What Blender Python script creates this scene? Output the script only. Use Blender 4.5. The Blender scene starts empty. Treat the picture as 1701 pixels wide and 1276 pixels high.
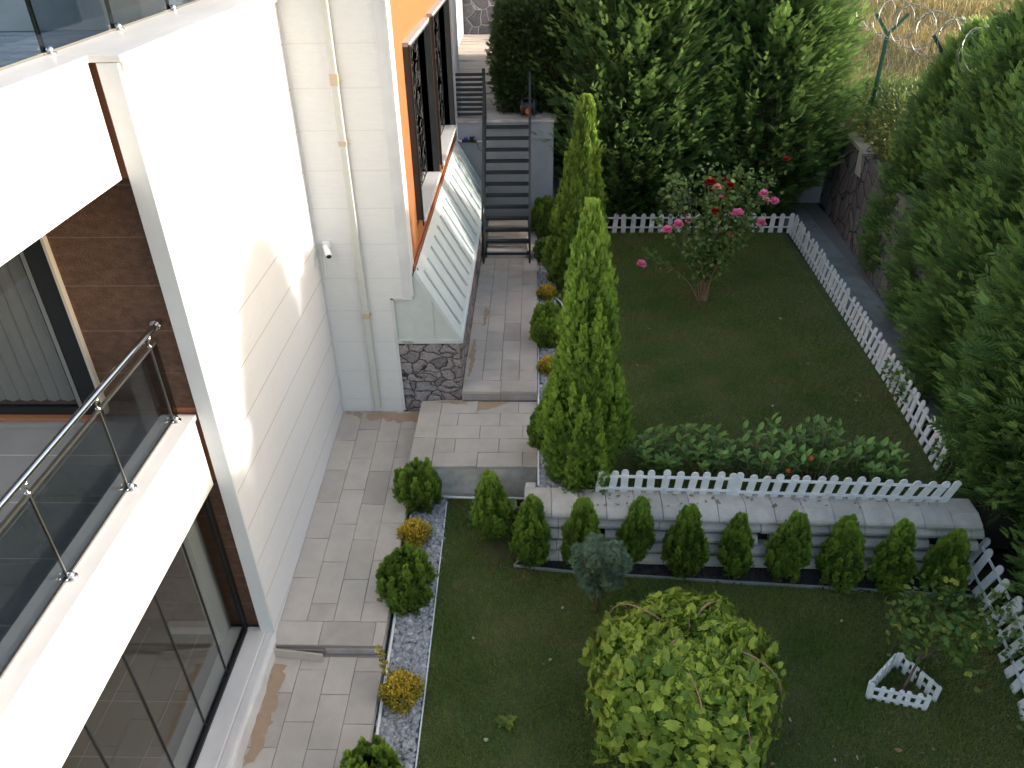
import bpy, math, random
import numpy as np
from mathutils import Vector, Matrix
random.seed(7); RNG = np.random.default_rng(7)
sc = bpy.context.scene
C = sc.collection

# ------------------------------------------------------------------ camera, sky, sun, exposure
cam_d = bpy.data.cameras.new('camera'); cam = bpy.data.objects.new('camera', cam_d); C.objects.link(cam)
_r = Vector((0.99950939, 0.02689168, -0.01605684)); _u = Vector((-0.00118547, 0.54477344, 0.83858243)); _f = Vector((-0.03129823, 0.83815198, -0.54453805))
m = Matrix((_r, _u, -_f)).transposed().to_4x4(); m.translation = Vector((0, 0, 7)); cam.matrix_world = m
cam_d.sensor_width = 36; cam_d.lens = 27.137; cam_d.clip_start = 0.05; cam_d.clip_end = 600
sc.camera = cam
SUN_AZ = math.radians(89)      # clockwise from +Y (north): almost due east
SUN_EL = math.radians(18)
w = bpy.data.worlds.new('World'); sc.world = w; w.use_nodes = True
nt = w.node_tree; bg = nt.nodes['Background']; sky = nt.nodes.new('ShaderNodeTexSky')
sky.sky_type = 'NISHITA'; sky.sun_disc = False; sky.sun_elevation = SUN_EL; sky.sun_rotation = SUN_AZ
sky.air_density = 1.0; sky.dust_density = 2.5; sky.ozone_density = 1.0
wb = nt.nodes.new('ShaderNodeMix'); wb.data_type = 'RGBA'; wb.blend_type = 'MULTIPLY'; wb.inputs[0].default_value = 1; wb.inputs[7].default_value = (1.065, 1.0, 0.925, 1)   # white balance of the daylight
nt.links.new(sky.outputs[0], wb.inputs[6]); nt.links.new(wb.outputs[2], bg.inputs[0]); bg.inputs[1].default_value = 0.15
sd = bpy.data.lights.new('sun', 'SUN'); sd.energy = 2.0; sd.angle = math.radians(1.2); sd.color = (1, 0.95, 0.88)
so = bpy.data.objects.new('sun', sd); C.objects.link(so); so.location = (30, -4, 15)
sv = Vector((math.sin(SUN_AZ) * math.cos(SUN_EL), math.cos(SUN_AZ) * math.cos(SUN_EL), math.sin(SUN_EL)))
so.rotation_euler = sv.to_track_quat('Z', 'Y').to_euler()
sc.view_settings.view_transform = 'Standard'; sc.view_settings.look = 'None'; sc.view_settings.gamma = 1
sc.view_settings.exposure = 1.65

# ------------------------------------------------------------------ materials
M = {}
def mat(name, col, rough=0.7, metal=0.0, spec=0.4, noise=0.0, nscale=8.0, col2=None, bump=0.0, bscale=60.0, tint=False, stretch=None, detail=6, coat=0):
    """Principled; col2 blended in by noise; tint=True blends col->col2 by the mesh attribute 'tint'."""
    ma = bpy.data.materials.new(name); ma.use_nodes = True; n = ma.node_tree; L = n.links.new
    p = n.nodes['Principled BSDF']; p.inputs['Roughness'].default_value = rough; p.inputs['Metallic'].default_value = metal
    p.inputs['Specular IOR Level'].default_value = spec; p.inputs['Coat Weight'].default_value = coat
    p.inputs['Base Color'].default_value = (*col, 1)
    tc = n.nodes.new('ShaderNodeTexCoord'); src = tc.outputs['Object']
    if stretch:
        mp = n.nodes.new('ShaderNodeMapping'); mp.inputs['Scale'].default_value = stretch; L(src, mp.inputs[0]); src = mp.outputs[0]
    if noise or tint:
        mx = n.nodes.new('ShaderNodeMix'); mx.data_type = 'RGBA'
        c2 = col2 or tuple(c * 0.6 for c in col)
        mx.inputs[6].default_value = (*col, 1); mx.inputs[7].default_value = (*c2, 1)
        if noise:
            nz = n.nodes.new('ShaderNodeTexNoise'); nz.inputs['Scale'].default_value = nscale; nz.inputs['Detail'].default_value = detail; nz.inputs['Roughness'].default_value = 0.62
            L(src, nz.inputs['Vector'])
            mr = n.nodes.new('ShaderNodeMapRange'); mr.inputs[1].default_value = 0.35; mr.inputs[2].default_value = 0.68; mr.inputs[4].default_value = noise
            L(nz.outputs[0], mr.inputs[0]); fac = mr.outputs[0]
        if tint:
            at = n.nodes.new('ShaderNodeAttribute'); at.attribute_name = 'tint'
            if noise:
                ad = n.nodes.new('ShaderNodeMath'); ad.operation = 'ADD'; ad.use_clamp = True; L(fac, ad.inputs[0]); L(at.outputs['Fac'], ad.inputs[1]); fac = ad.outputs[0]
            else: fac = at.outputs['Fac']
        L(fac, mx.inputs[0]); L(mx.outputs[2], p.inputs['Base Color'])
    if bump:
        b = n.nodes.new('ShaderNodeBump'); nb = n.nodes.new('ShaderNodeTexNoise'); nb.inputs['Scale'].default_value = bscale; nb.inputs['Detail'].default_value = 5
        L(src, nb.inputs['Vector']); L(nb.outputs[0], b.inputs['Height']); b.inputs['Strength'].default_value = min(bump, 1); b.inputs['Distance'].default_value = 0.02 * max(bump, 1)
        L(b.outputs[0], p.inputs['Normal'])
    M[name] = ma; return ma

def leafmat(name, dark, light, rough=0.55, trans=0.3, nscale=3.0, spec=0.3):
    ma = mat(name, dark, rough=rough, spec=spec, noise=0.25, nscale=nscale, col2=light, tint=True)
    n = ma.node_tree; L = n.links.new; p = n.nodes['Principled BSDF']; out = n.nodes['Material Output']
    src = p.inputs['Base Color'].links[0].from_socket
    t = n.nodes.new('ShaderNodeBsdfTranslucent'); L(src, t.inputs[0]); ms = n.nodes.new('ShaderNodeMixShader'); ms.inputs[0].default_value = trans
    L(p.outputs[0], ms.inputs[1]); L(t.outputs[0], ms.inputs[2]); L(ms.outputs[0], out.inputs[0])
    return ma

def glassmat(name, tintc, refl=1.0):
    ma = bpy.data.materials.new(name); ma.use_nodes = True; n = ma.node_tree; L = n.links.new
    n.nodes.remove(n.nodes['Principled BSDF']); out = n.nodes['Material Output']
    tr = n.nodes.new('ShaderNodeBsdfTransparent'); tr.inputs[0].default_value = (*tintc, 1)
    gl = n.nodes.new('ShaderNodeBsdfGlossy'); gl.inputs['Roughness'].default_value = 0.01
    fr = n.nodes.new('ShaderNodeFresnel'); ge = n.nodes.new('ShaderNodeNewGeometry'); ir = n.nodes.new('ShaderNodeMapRange'); ir.inputs[3].default_value = 1.5; ir.inputs[4].default_value = 0.6667
    L(ge.outputs['Backfacing'], ir.inputs[0]); L(ir.outputs[0], fr.inputs[0])
    mu = n.nodes.new('ShaderNodeMath'); mu.operation = 'MULTIPLY'; mu.use_clamp = True; L(fr.outputs[0], mu.inputs[0]); mu.inputs[1].default_value = refl
    ms = n.nodes.new('ShaderNodeMixShader'); L(mu.outputs[0], ms.inputs[0]); L(tr.outputs[0], ms.inputs[1]); L(gl.outputs[0], ms.inputs[2]); L(ms.outputs[0], out.inputs[0])
    M[name] = ma; return ma

def stonemat(name, c1, c2, c3, mortar, scale=4.0, bumpd=0.03, axis=(1, 1, 1), rot=0, mw=0.035):
    """irregular flagstone cladding: voronoi cells with mortar lines"""
    ma = bpy.data.materials.new(name); ma.use_nodes = True; n = ma.node_tree; L = n.links.new
    p = n.nodes['Principled BSDF']; p.inputs['Roughness'].default_value = 0.85; p.inputs['Specular IOR Level'].default_value = 0.2
    tc = n.nodes.new('ShaderNodeTexCoord'); mp = n.nodes.new('ShaderNodeMapping'); mp.inputs['Scale'].default_value = axis; L(tc.outputs['Object'], mp.inputs[0])
    wz = n.nodes.new('ShaderNodeTexNoise'); wz.inputs['Scale'].default_value = scale * 0.8; wz.inputs['Detail'].default_value = 3; L(mp.outputs[0], wz.inputs[0])
    ad = n.nodes.new('ShaderNodeVectorMath'); ad.operation = 'MULTIPLY_ADD'; L(wz.outputs['Color'], ad.inputs[0]); ad.inputs[1].default_value = (0.22, 0.22, 0.22); L(mp.outputs[0], ad.inputs[2])
    ve = n.nodes.new('ShaderNodeTexVoronoi'); ve.feature = 'DISTANCE_TO_EDGE'; ve.inputs['Scale'].default_value = scale; L(ad.outputs[0], ve.inputs['Vector'])
    vc = n.nodes.new('ShaderNodeTexVoronoi'); vc.inputs['Scale'].default_value = scale; L(ad.outputs[0], vc.inputs['Vector'])
    sp = n.nodes.new('ShaderNodeSeparateColor'); L(vc.outputs['Color'], sp.inputs[0])
    cr = n.nodes.new('ShaderNodeValToRGB'); L(sp.outputs[0], cr.inputs[0]); e = cr.color_ramp.elements
    e[0].color = (*c1, 1); e[1].color = (*c3, 1); x = e.new(0.5); x.color = (*c2, 1)
    nz = n.nodes.new('ShaderNodeTexNoise'); nz.inputs['Scale'].default_value = 26; nz.inputs['Detail'].default_value = 8; nz.inputs['Roughness'].default_value = .7; L(tc.outputs['Object'], nz.inputs[0])
    mr = n.nodes.new('ShaderNodeMapRange'); mr.inputs[1].default_value = 0.3; mr.inputs[2].default_value = 0.7; mr.inputs[3].default_value = 0.45; mr.inputs[4].default_value = 1.3; L(nz.outputs[0], mr.inputs[0])
    mm = n.nodes.new('ShaderNodeVectorMath'); mm.operation = 'SCALE'; L(cr.outputs[0], mm.inputs[0]); L(mr.outputs[0], mm.inputs['Scale'])
    st = n.nodes.new('ShaderNodeMapRange'); st.inputs[1].default_value = mw * 0.4; st.inputs[2].default_value = mw; L(ve.outputs[0], st.inputs[0])
    mx = n.nodes.new('ShaderNodeMix'); mx.data_type = 'RGBA'; mx.inputs[6].default_value = (*mortar, 1); L(mm.outputs[0], mx.inputs[7]); L(st.outputs[0], mx.inputs[0]); L(mx.outputs[2], p.inputs['Base Color'])
    hm = n.nodes.new('ShaderNodeMapRange'); hm.inputs[2].default_value = 0.12; L(ve.outputs[0], hm.inputs[0])
    ha = n.nodes.new('ShaderNodeMath'); ha.operation = 'MULTIPLY_ADD'; L(nz.outputs[0], ha.inputs[0]); ha.inputs[1].default_value = 0.5; L(hm.outputs[0], ha.inputs[2])
    b = n.nodes.new('ShaderNodeBump'); b.inputs['Strength'].default_value = 0.9; b.inputs['Distance'].default_value = bumpd; L(ha.outputs[0], b.inputs['Height']); L(b.outputs[0], p.inputs['Normal'])
    M[name] = ma; return ma

def boardmat(name, col, col2, pitch, rough=0.6, bump=0.3, line=0.012, linecol=None, z0=0.0, stretch=(1, 1, 6)):
    """render or tile in horizontal bands: a fine joint every `pitch` metres of height"""
    ma = mat(name, col, rough=rough, noise=0.5, nscale=5, col2=col2, bump=bump, bscale=22, stretch=stretch)
    n = ma.node_tree; L = n.links.new; p = n.nodes['Principled BSDF']
    tc = n.nodes.new('ShaderNodeTexCoord'); s = n.nodes.new('ShaderNodeSeparateXYZ'); L(tc.outputs['Object'], s.inputs[0])
    a = n.nodes.new('ShaderNodeMath'); a.operation = 'SUBTRACT'; L(s.outputs[2], a.inputs[0]); a.inputs[1].default_value = z0
    q = n.nodes.new('ShaderNodeMath'); q.operation = 'DIVIDE'; L(a.outputs[0], q.inputs[0]); q.inputs[1].default_value = pitch
    f = n.nodes.new('ShaderNodeMath'); f.operation = 'FRACT'; L(q.outputs[0], f.inputs[0])
    l = n.nodes.new('ShaderNodeMath'); l.operation = 'LESS_THAN'; L(f.outputs[0], l.inputs[0]); l.inputs[1].default_value = line / pitch
    mx = n.nodes.new('ShaderNodeMix'); mx.data_type = 'RGBA'; src = p.inputs['Base Color'].links[0].from_socket
    L(src, mx.inputs[6]); mx.inputs[7].default_value = (*(linecol or tuple(c * 0.6 for c in col)), 1); L(l.outputs[0], mx.inputs[0]); L(mx.outputs[2], p.inputs['Base Color'])
    return ma

mat('white_render', (0.64, 0.635, 0.62), rough=0.75, noise=0.8, nscale=2.2, col2=(0.52, 0.515, 0.50), bump=0.15, bscale=90)
boardmat('white_board', (0.70, 0.69, 0.66), (0.63, 0.62, 0.60), 0.49, rough=0.7, bump=0.35, line=0.014, linecol=(0.62, 0.60, 0.56), z0=0.1)
boardmat('white_panel', (0.64, 0.65, 0.665), (0.57, 0.585, 0.60), 0.49, rough=0.7, bump=0.12, line=0.008, linecol=(0.27, 0.24, 0.21), z0=0.1)
boardmat('brown_tile', (0.13, 0.065, 0.04), (0.30, 0.16, 0.10), 0.425, rough=0.65, bump=1.6, line=0.008, linecol=(0.28, 0.19, 0.14), z0=0.43, stretch=(2.2, 2.2, 4.2))
mat('copper_paint', (0.40, 0.155, 0.075), rough=0.6, noise=0.3, nscale=4, bump=0.1)
boardmat('orange_board', (0.36, 0.138, 0.05), (0.32, 0.12, 0.043), 0.30, rough=0.6, bump=0.2, line=0.006, linecol=(0.38, 0.14, 0.05))
mat('fin_metal', (0.58, 0.61, 0.63), rough=0.45, noise=0.2, nscale=2)
mat('marble', (0.62, 0.61, 0.59), rough=0.35, noise=0.7, nscale=2.2, col2=(0.46, 0.46, 0.46), stretch=(1, 0.5, 1), detail=10)
mat('dark_frame', (0.010, 0.011, 0.012), rough=0.55, noise=0.3, nscale=9)
mat('dark_cladding', (0.045, 0.05, 0.05), rough=0.55, noise=0.4, nscale=6)
mat('grey_cap', (0.36, 0.37, 0.37), rough=0.5, noise=0.3)
mat('steel', (0.62, 0.61, 0.6), rough=0.16, metal=1.0)
mat('steel_satin', (0.45, 0.44, 0.40), rough=0.35, metal=1.0)
mat('blinds', (0.38, 0.37, 0.35), rough=0.8, noise=0.4, nscale=1.5, stretch=(1, 1, 0.3))
mat('floor_tile', (0.27, 0.26, 0.25), rough=0.4, noise=0.6, nscale=2.5, col2=(0.19, 0.18, 0.18))
mat('room_tile', (0.25, 0.21, 0.18), rough=0.3, noise=0.5, nscale=3, col2=(0.20, 0.17, 0.145))
mat('grout', (0.55, 0.5, 0.42), rough=0.8)
mat('terrace_felt', (0.27, 0.32, 0.36), rough=0.7, noise=1.0, nscale=2.5, col2=(0.55, 0.58, 0.60), bump=1.0, bscale=16, stretch=(1, 2.5, 1), detail=9)
glassmat('smoked_glass', (0.58, 0.61, 0.62), 0.7); glassmat('terrace_glass', (0.70, 0.73, 0.75), 0.6)
glassmat('door_glass', (0.84, 0.84, 0.83), 1.0)
glassmat('clear_glass', (0.78, 0.8, 0.78), 1.3)
mat('pipe_paint', (0.54, 0.54, 0.49), rough=0.35, noise=0.2)
mat('pipe_clip', (0.5, 0.40, 0.29), rough=0.5)
mat('white_plastic', (0.8, 0.8, 0.79), rough=0.35)
mat('white_paint', (0.86, 0.855, 0.85), rough=0.5, noise=0.75, nscale=9, col2=(0.66, 0.64, 0.60), bump=0.2, bscale=50)
mat('metal_sheet', (0.60, 0.66, 0.65), rough=0.42, noise=0.5, nscale=2, col2=(0.50, 0.55, 0.55), stretch=(1, 1, 1))
mat('pale_panel', (0.55, 0.58, 0.54), rough=0.5, noise=0.2)
stonemat('stone_cladding', (0.20, 0.185, 0.185), (0.38, 0.32, 0.31), (0.29, 0.285, 0.29), (0.045, 0.042, 0.042), scale=4.6, axis=(1, 1, 1.35))
stonemat('stone_dark', (0.17, 0.155, 0.15), (0.34, 0.27, 0.24), (0.22, 0.21, 0.22), (0.05, 0.047, 0.047), scale=2.8, axis=(1, 1, 0.8))
stonemat('stone_far', (0.12, 0.125, 0.14), (0.20, 0.20, 0.22), (0.15, 0.15, 0.16), (0.42, 0.42, 0.43), scale=2.6, mw=0.03)
mat('paver', (0.52, 0.465, 0.40), rough=0.85, noise=0.55, nscale=3.5, col2=(0.38, 0.335, 0.285), tint=True, bump=0.25, bscale=120, detail=9)
mat('paver_grey', (0.38, 0.36, 0.335), rough=0.85, noise=0.6, nscale=5, col2=(0.24, 0.225, 0.21), tint=True, bump=0.3, bscale=90)
mat('joint', (0.26, 0.235, 0.21), rough=0.95)
mat('sand_mortar', (0.42, 0.30, 0.20), rough=0.95, noise=0.6, nscale=12, col2=(0.34, 0.24, 0.165), bump=0.6, bscale=90)
mat('concrete', (0.68, 0.655, 0.61), rough=0.85, noise=0.9, nscale=3.0, col2=(0.30, 0.29, 0.275), bump=0.3, bscale=60)
mat('grey_wall', (0.44, 0.46, 0.49), rough=0.8, noise=0.3, nscale=3, bump=0.2, bscale=80)
mat('block', (0.70, 0.635, 0.55), rough=0.9, noise=0.65, nscale=6, col2=(0.48, 0.44, 0.385), tint=True, bump=0.5, bscale=70, detail=9)
mat('soil', (0.055, 0.04, 0.03), rough=0.95, noise=0.8, nscale=6, col2=(0.035, 0.03, 0.022), bump=1, bscale=50)
mat('mulch', (0.032, 0.03, 0.031), rough=0.95, noise=0.8, nscale=40, col2=(0.065, 0.06, 0.056), bump=1, bscale=90)
mat('needles', (0.17, 0.075, 0.035), rough=0.9, noise=0.8, nscale=30, col2=(0.08, 0.05, 0.03), tint=True)
mat('gravel', (0.26, 0.265, 0.275), rough=0.75, noise=0.3, nscale=20, col2=(0.55, 0.56, 0.57), tint=True)
mat('turf', (0.045, 0.085, 0.018), rough=0.95, noise=0.9, nscale=1.6, col2=(0.11, 0.10, 0.04), detail=8)
mat('dry_hill', (0.40, 0.25, 0.12), rough=0.95, noise=1.0, nscale=0.7, col2=(0.22, 0.17, 0.075), bump=1, bscale=9, detail=10)
mat('green_paint', (0.015, 0.10, 0.075), rough=0.4)
mat('wire', (0.30, 0.31, 0.30), rough=0.4, metal=0.6)
mat('wire_green', (0.10, 0.17, 0.12), rough=0.5)
mat('bark', (0.16, 0.115, 0.08), rough=0.9, noise=0.7, nscale=20, bump=0.8, bscale=40)
mat('twig', (0.33, 0.21, 0.12), rough=0.75, noise=0.4, nscale=15)
mat('stairs_steel', (0.022, 0.027, 0.029), rough=0.55, noise=0.3, nscale=12)
mat('red_paint', (0.62, 0.02, 0.02), rough=0.4)
mat('blue_plastic', (0.01, 0.04, 0.35), rough=0.4)
mat('black_plastic', (0.015, 0.015, 0.016), rough=0.5)
mat('orange_plastic', (0.6, 0.12, 0.03), rough=0.5)
mat('edging', (0.27, 0.31, 0.29), rough=0.4, noise=0.3)
mat('dead_leaf', (0.26, 0.15, 0.07), rough=0.8, col2=(0.45, 0.38, 0.28), tint=True)
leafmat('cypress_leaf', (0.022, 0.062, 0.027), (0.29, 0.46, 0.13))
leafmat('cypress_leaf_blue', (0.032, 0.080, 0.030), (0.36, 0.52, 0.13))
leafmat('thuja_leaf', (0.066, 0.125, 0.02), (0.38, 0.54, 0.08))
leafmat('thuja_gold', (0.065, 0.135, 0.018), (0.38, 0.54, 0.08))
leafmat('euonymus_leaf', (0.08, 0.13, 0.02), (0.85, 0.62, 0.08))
leafmat('spruce_leaf', (0.055, 0.10, 0.05), (0.30, 0.40, 0.25))
leafmat('mulberry_leaf', (0.09, 0.17, 0.022), (0.49, 0.57, 0.08), trans=0.35)
leafmat('laurel_leaf', (0.035, 0.085, 0.022), (0.28, 0.44, 0.09), rough=0.35, spec=0.5)
leafmat('rose_leaf', (0.05, 0.115, 0.03), (0.32, 0.42, 0.12), rough=0.4)
leafmat('small_leaf', (0.05, 0.13, 0.028), (0.36, 0.36, 0.06))
leafmat('willow_leaf', (0.08, 0.12, 0.03), (0.24, 0.30, 0.08))
leafmat('hedge_leaf', (0.03, 0.055, 0.016), (0.10, 0.15, 0.04))
leafmat('grass_leaf', (0.070, 0.20, 0.02), (0.33, 0.30, 0.10), trans=0.25, nscale=1.2)
leafmat('wild_grass', (0.22, 0.2, 0.07), (0.42, 0.33, 0.15))
leafmat('petal_pink', (0.85, 0.12, 0.34), (0.95, 0.36, 0.55))
leafmat('petal_red', (0.28, 0.005, 0.01), (0.45, 0.01, 0.02))
leafmat('petal_peach', (0.75, 0.32, 0.26), (0.85, 0.5, 0.4))

# ------------------------------------------------------------------ mesh helpers
class MB:
    """collects faces; build() links them as ONE mesh object"""
    def __init__(s): s.v = []; s.f = []; s.t = []
    def add(s, vs, fs, tint=0.0):
        o = len(s.v); s.v += [tuple(v) for v in vs]; s.f += [tuple(i + o for i in f) for f in fs]; s.t += [tint] * len(vs); return s
    def box(s, x0, x1, y0, y1, z0, z1, tint=0.0, rz=0, c=None):
        vs = [(x, y, z) for z in (z0, z1) for y in (y0, y1) for x in (x0, x1)]
        if rz:
            cx, cy = c or ((x0 + x1) / 2, (y0 + y1) / 2); ca, sa = math.cos(rz), math.sin(rz)
            vs = [(cx + (x - cx) * ca - (y - cy) * sa, cy + (x - cx) * sa + (y - cy) * ca, z) for x, y, z in vs]
        return s.add(vs, [(0, 2, 3, 1), (4, 5, 7, 6), (0, 1, 5, 4), (2, 6, 7, 3), (0, 4, 6, 2), (1, 3, 7, 5)], tint)
    def prism(s, poly, z0, z1, tint=0.0):
        n = len(poly); g0 = z0 if callable(z0) else (lambda x, y: z0); g1 = z1 if callable(z1) else (lambda x, y: z1)
        vs = [(x, y, g0(x, y)) for x, y in poly] + [(x, y, g1(x, y)) for x, y in poly]
        fs = [tuple(range(n - 1, -1, -1)), tuple(range(n, 2 * n))] + [(i, (i + 1) % n, n + (i + 1) % n, n + i) for i in range(n)]
        return s.add(vs, fs, tint)
    def hexa(s, a, b, tint=0.0):
        """two quads a (4 pts) and b (4 pts) joined"""
        return s.add(list(a) + list(b), [(3, 2, 1, 0), (4, 5, 6, 7)] + [(i, (i + 1) % 4, 4 + (i + 1) % 4, 4 + i) for i in range(4)], tint)
    def tube(s, pts, r, n=8, tint=0.0, caps=True):
        pts = [Vector(p) for p in pts]; R = r if hasattr(r, '__len__') else [r] * len(pts); rings = []; up = Vector((0.13, 0.21, 1)).normalized()
        for i, p in enumerate(pts):
            d = (pts[min(i + 1, len(pts) - 1)] - pts[max(i - 1, 0)]).normalized()
            a = d.cross(up); a = a.normalized() if a.length > 1e-3 else Vector((1, 0, 0)); b = d.cross(a)
            rings.append([p + (a * math.cos(2 * math.pi * k / n) + b * math.sin(2 * math.pi * k / n)) * R[i] for k in range(n)])
        vs = [v for r_ in rings for v in r_]; fs = []
        for i in range(len(pts) - 1):
            for k in range(n): fs.append((i * n + k, i * n + (k + 1) % n, (i + 1) * n + (k + 1) % n, (i + 1) * n + k))
        if caps: fs += [tuple(range(n - 1, -1, -1)), tuple(range((len(pts) - 1) * n, len(pts) * n))]
        return s.add(vs, fs, tint)
    def bar(s, a, b, w, h, tint=0.0, up=(0, 0, 1)):
        a = Vector(a); b = Vector(b); d = (b - a).normalized(); up = Vector(up); sx = d.cross(up)
        if sx.length < 1e-3: sx = Vector((1, 0, 0))
        sx.normalize(); uy = sx.cross(d)
        q = lambda p: [p + sx * (w / 2) * i + uy * (h / 2) * j for i, j in ((-1, -1), (1, -1), (1, 1), (-1, 1))]
        return s.hexa(q(a), q(b), tint)
    def sphere(s, c, r, nu=12, nv=8, sc_=(1, 1, 1), tint=0.0):
        vs = []; fs = []
        for j in range(nv + 1):
            th = math.pi * j / nv
            for i in range(nu): ph = 2 * math.pi * i / nu; vs.append((c[0] + r * sc_[0] * math.sin(th) * math.cos(ph), c[1] + r * sc_[1] * math.sin(th) * math.sin(ph), c[2] + r * sc_[2] * math.cos(th)))
        for j in range(nv):
            for i in range(nu): fs.append((j * nu + i, (j + 1) * nu + i, (j + 1) * nu + (i + 1) % nu, j * nu + (i + 1) % nu))
        return s.add(vs, fs, tint)
    def build(s, name, m_, parent=None, smooth=False, bevel=0.0, loc=None):
        me = bpy.data.meshes.new(name); me.from_pydata(s.v, [], s.f); me.validate()
        if any(s.t):
            a = me.attributes.new('tint', 'FLOAT', 'POINT'); a.data.foreach_set('value', s.t)
        me.materials.append(M[m_]); o = bpy.data.objects.new(name, me); C.objects.link(o)
        if smooth: me.shade_smooth()
        if bevel:
            b = o.modifiers.new('bevel', 'BEVEL'); b.width = bevel; b.segments = 2; b.limit_method = 'ANGLE'
        if parent is not None:
            o.parent = parent; o.matrix_parent_inverse = parent.matrix_basis.inverted() if loc is None else Matrix()
        return o

def tag(o, label, cat, group=None):
    o['label'] = label; o['category'] = cat
    if group: o['group'] = group
    return o
def thing(name, label, cat, loc=(0, 0, 0), rz=0, group=None):
    o = bpy.data.objects.new(name, None); o.empty_display_size = 0.2; C.objects.link(o); o.location = loc; o.rotation_euler = (0, 0, rz)
    return tag(o, label, cat, group)
def struct(o, kind='structure'): o['kind'] = kind; return o
def child(mb, name, m_, parent, **k):      # geometry given in the thing's own space
    return mb.build(name, m_, parent, loc=True, **k)

def bigmesh(name, V, F, T, m_, parent=None, extra=None):
    """V (n,3) F (m,k) numpy -> mesh object, 'tint' attribute; extra = MB merged in"""
    me = bpy.data.meshes.new(name); k = F.shape[1]
    me.vertices.add(len(V)); me.vertices.foreach_set('co', V.astype(np.float32).ravel())
    me.loops.add(F.size); me.loops.foreach_set('vertex_index', F.astype(np.int32).ravel())
    me.polygons.add(len(F)); me.polygons.foreach_set('loop_start', np.arange(0, F.size, k, dtype=np.int32))
    try: me.polygons.foreach_set('loop_total', np.full(len(F), k, dtype=np.int32))
    except Exception: pass
    me.update(calc_edges=True)
    a = me.attributes.new('tint', 'FLOAT', 'POINT'); a.data.foreach_set('value', np.clip(T, 0, 1).astype(np.float32))
    me.materials.append(M[m_]); o = bpy.data.objects.new(name, me); C.objects.link(o)
    if parent is not None: o.parent = parent
    return o

def norm(a): return a / np.maximum(np.linalg.norm(a, axis=-1, keepdims=True), 1e-9)
def frames(d, n):
    d = norm(d); y = norm(np.cross(n, d)); z = np.cross(d, y); return np.stack([d, y, z], axis=-1)
def scatter(tpl, pos, R, s, tint):
    tv, tf, tt = tpl; N = len(pos); s = np.broadcast_to(np.asarray(s, float), (N,))
    V = np.einsum('nij,kj->nki', R, tv) * s[:, None, None] + pos[:, None, :]
    F = (tf[None] + (np.arange(N) * len(tv))[:, None, None]).reshape(-1, tf.shape[1])
    return V.reshape(-1, 3), F, (tint[:, None] + tt[None]).ravel()
def join(parts):
    V = []; F = []; T = []; o = 0
    for v, f, t in parts: V.append(v); F.append(f + o); T.append(t); o += len(v)
    return np.concatenate(V), np.concatenate(F), np.concatenate(T)

def kites(segs, tints):
    """segs: list of (base, tip, width, zlift) -> quads"""
    V = []; F = []; T = []
    for (b, t, wd), ti in zip(segs, tints):
        b = np.array(b, float); t = np.array(t, float); d = t - b; sde = np.cross([0, 0, 1.0], d); sde = sde / np.linalg.norm(sde) * wd / 2; mid = b + d * 0.45
        o = len(V); V += [b, mid + sde, t, mid - sde]; F.append([o, o + 1, o + 2, o + 3]); T += [ti[0], (ti[0] + ti[1]) / 2, ti[1], (ti[0] + ti[1]) / 2]
    return np.array(V), np.array(F), np.array(T)
def frond_tpl(n=7, spread=0.36, droop=0.12, wdt=0.085, fan=0.75):
    segs = []; ti = []
    for i in range(n):
        u = 0.08 + 0.8 * i / n; L = spread * (1 - 0.55 * u); z = -droop * u * u
        for sd_ in (-1, 1):
            segs.append(((u, 0, z), (u + L * fan, sd_ * L * 0.8, z - 0.05 * L + (0.04 if sd_ > 0 else -0.02)), wdt)); ti.append((0, 0.22 + 0.25 * u))
    segs.append(((0.0, 0, 0), (1.0, 0, -droop), wdt * 0.7)); ti.append((0, 0.45))
    return kites(segs, ti)
FROND = frond_tpl(9, spread=.26, wdt=.055, droop=.16, fan=1.0); FROND_S = frond_tpl(5, 0.42, 0.05, 0.12, 0.9)
def leaf_tpl(kind='oval', wd=0.5, fold=0.12):
    """flat-ish leaf along +X, length 1, two halves folded along the midrib, as quads"""
    if kind == 'lobed': prof = [(0, 0), (0.02, 0.2), (0.22, 0.46), (0.32, 0.30), (0.52, 0.50), (0.64, 0.28), (0.80, 0.26), (1, 0)]
    else: prof = [(0, 0), (0.18, 0.34), (0.45, 0.5), (0.75, 0.34), (1, 0)]
    V = []; F = []; T = []
    for sd_ in (1, -1):
        for i in range(len(prof) - 1):
            (a, ha), (b, hb) = prof[i], prof[i + 1]; o = len(V)
            zc = lambda x: -0.18 * x * x
            V += [(a, 0, zc(a)), (b, 0, zc(b)), (b, sd_ * hb * wd * 2, zc(b) + hb * fold), (a, sd_ * ha * wd * 2, zc(a) + ha * fold)]
            F.append([o, o + 1, o + 2, o + 3] if sd_ > 0 else [o + 3, o + 2, o + 1, o]); T += [0, 0, 0.1, 0.1]
    return np.array(V, float), np.array(F), np.array(T, float)
LEAF_OVAL = leaf_tpl('oval', 0.42); LEAF_LONG = leaf_tpl('oval', 0.26); LEAF_LOBED = leaf_tpl('lobed', 0.9, 0.25); LEAF_ROUND = leaf_tpl('oval', 0.75)
BLADE = (np.array([(0, -0.06, 0), (0, 0.06, 0), (0.6, 0.05, 0.0), (1.0, 0.0, -0.15), (0.6, -0.05, 0)], float), np.array([[0, 1, 2, 4], [4, 2, 3, 3]]), np.array([0, 0, .15, .25, .15], float))
BLADE = (np.array([(0, -0.06, 0), (0, 0.06, 0), (1.0, 0.01, 0.0), (1.0, -0.01, 0)], float), np.array([[0, 1, 2, 3]]), np.array([0, 0, .3, .3], float))
def rnd(n, s=1.0): return RNG.normal(0, s, (n, 3))
def U(a, b, n=None): return RNG.uniform(a, b, n)

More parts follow.
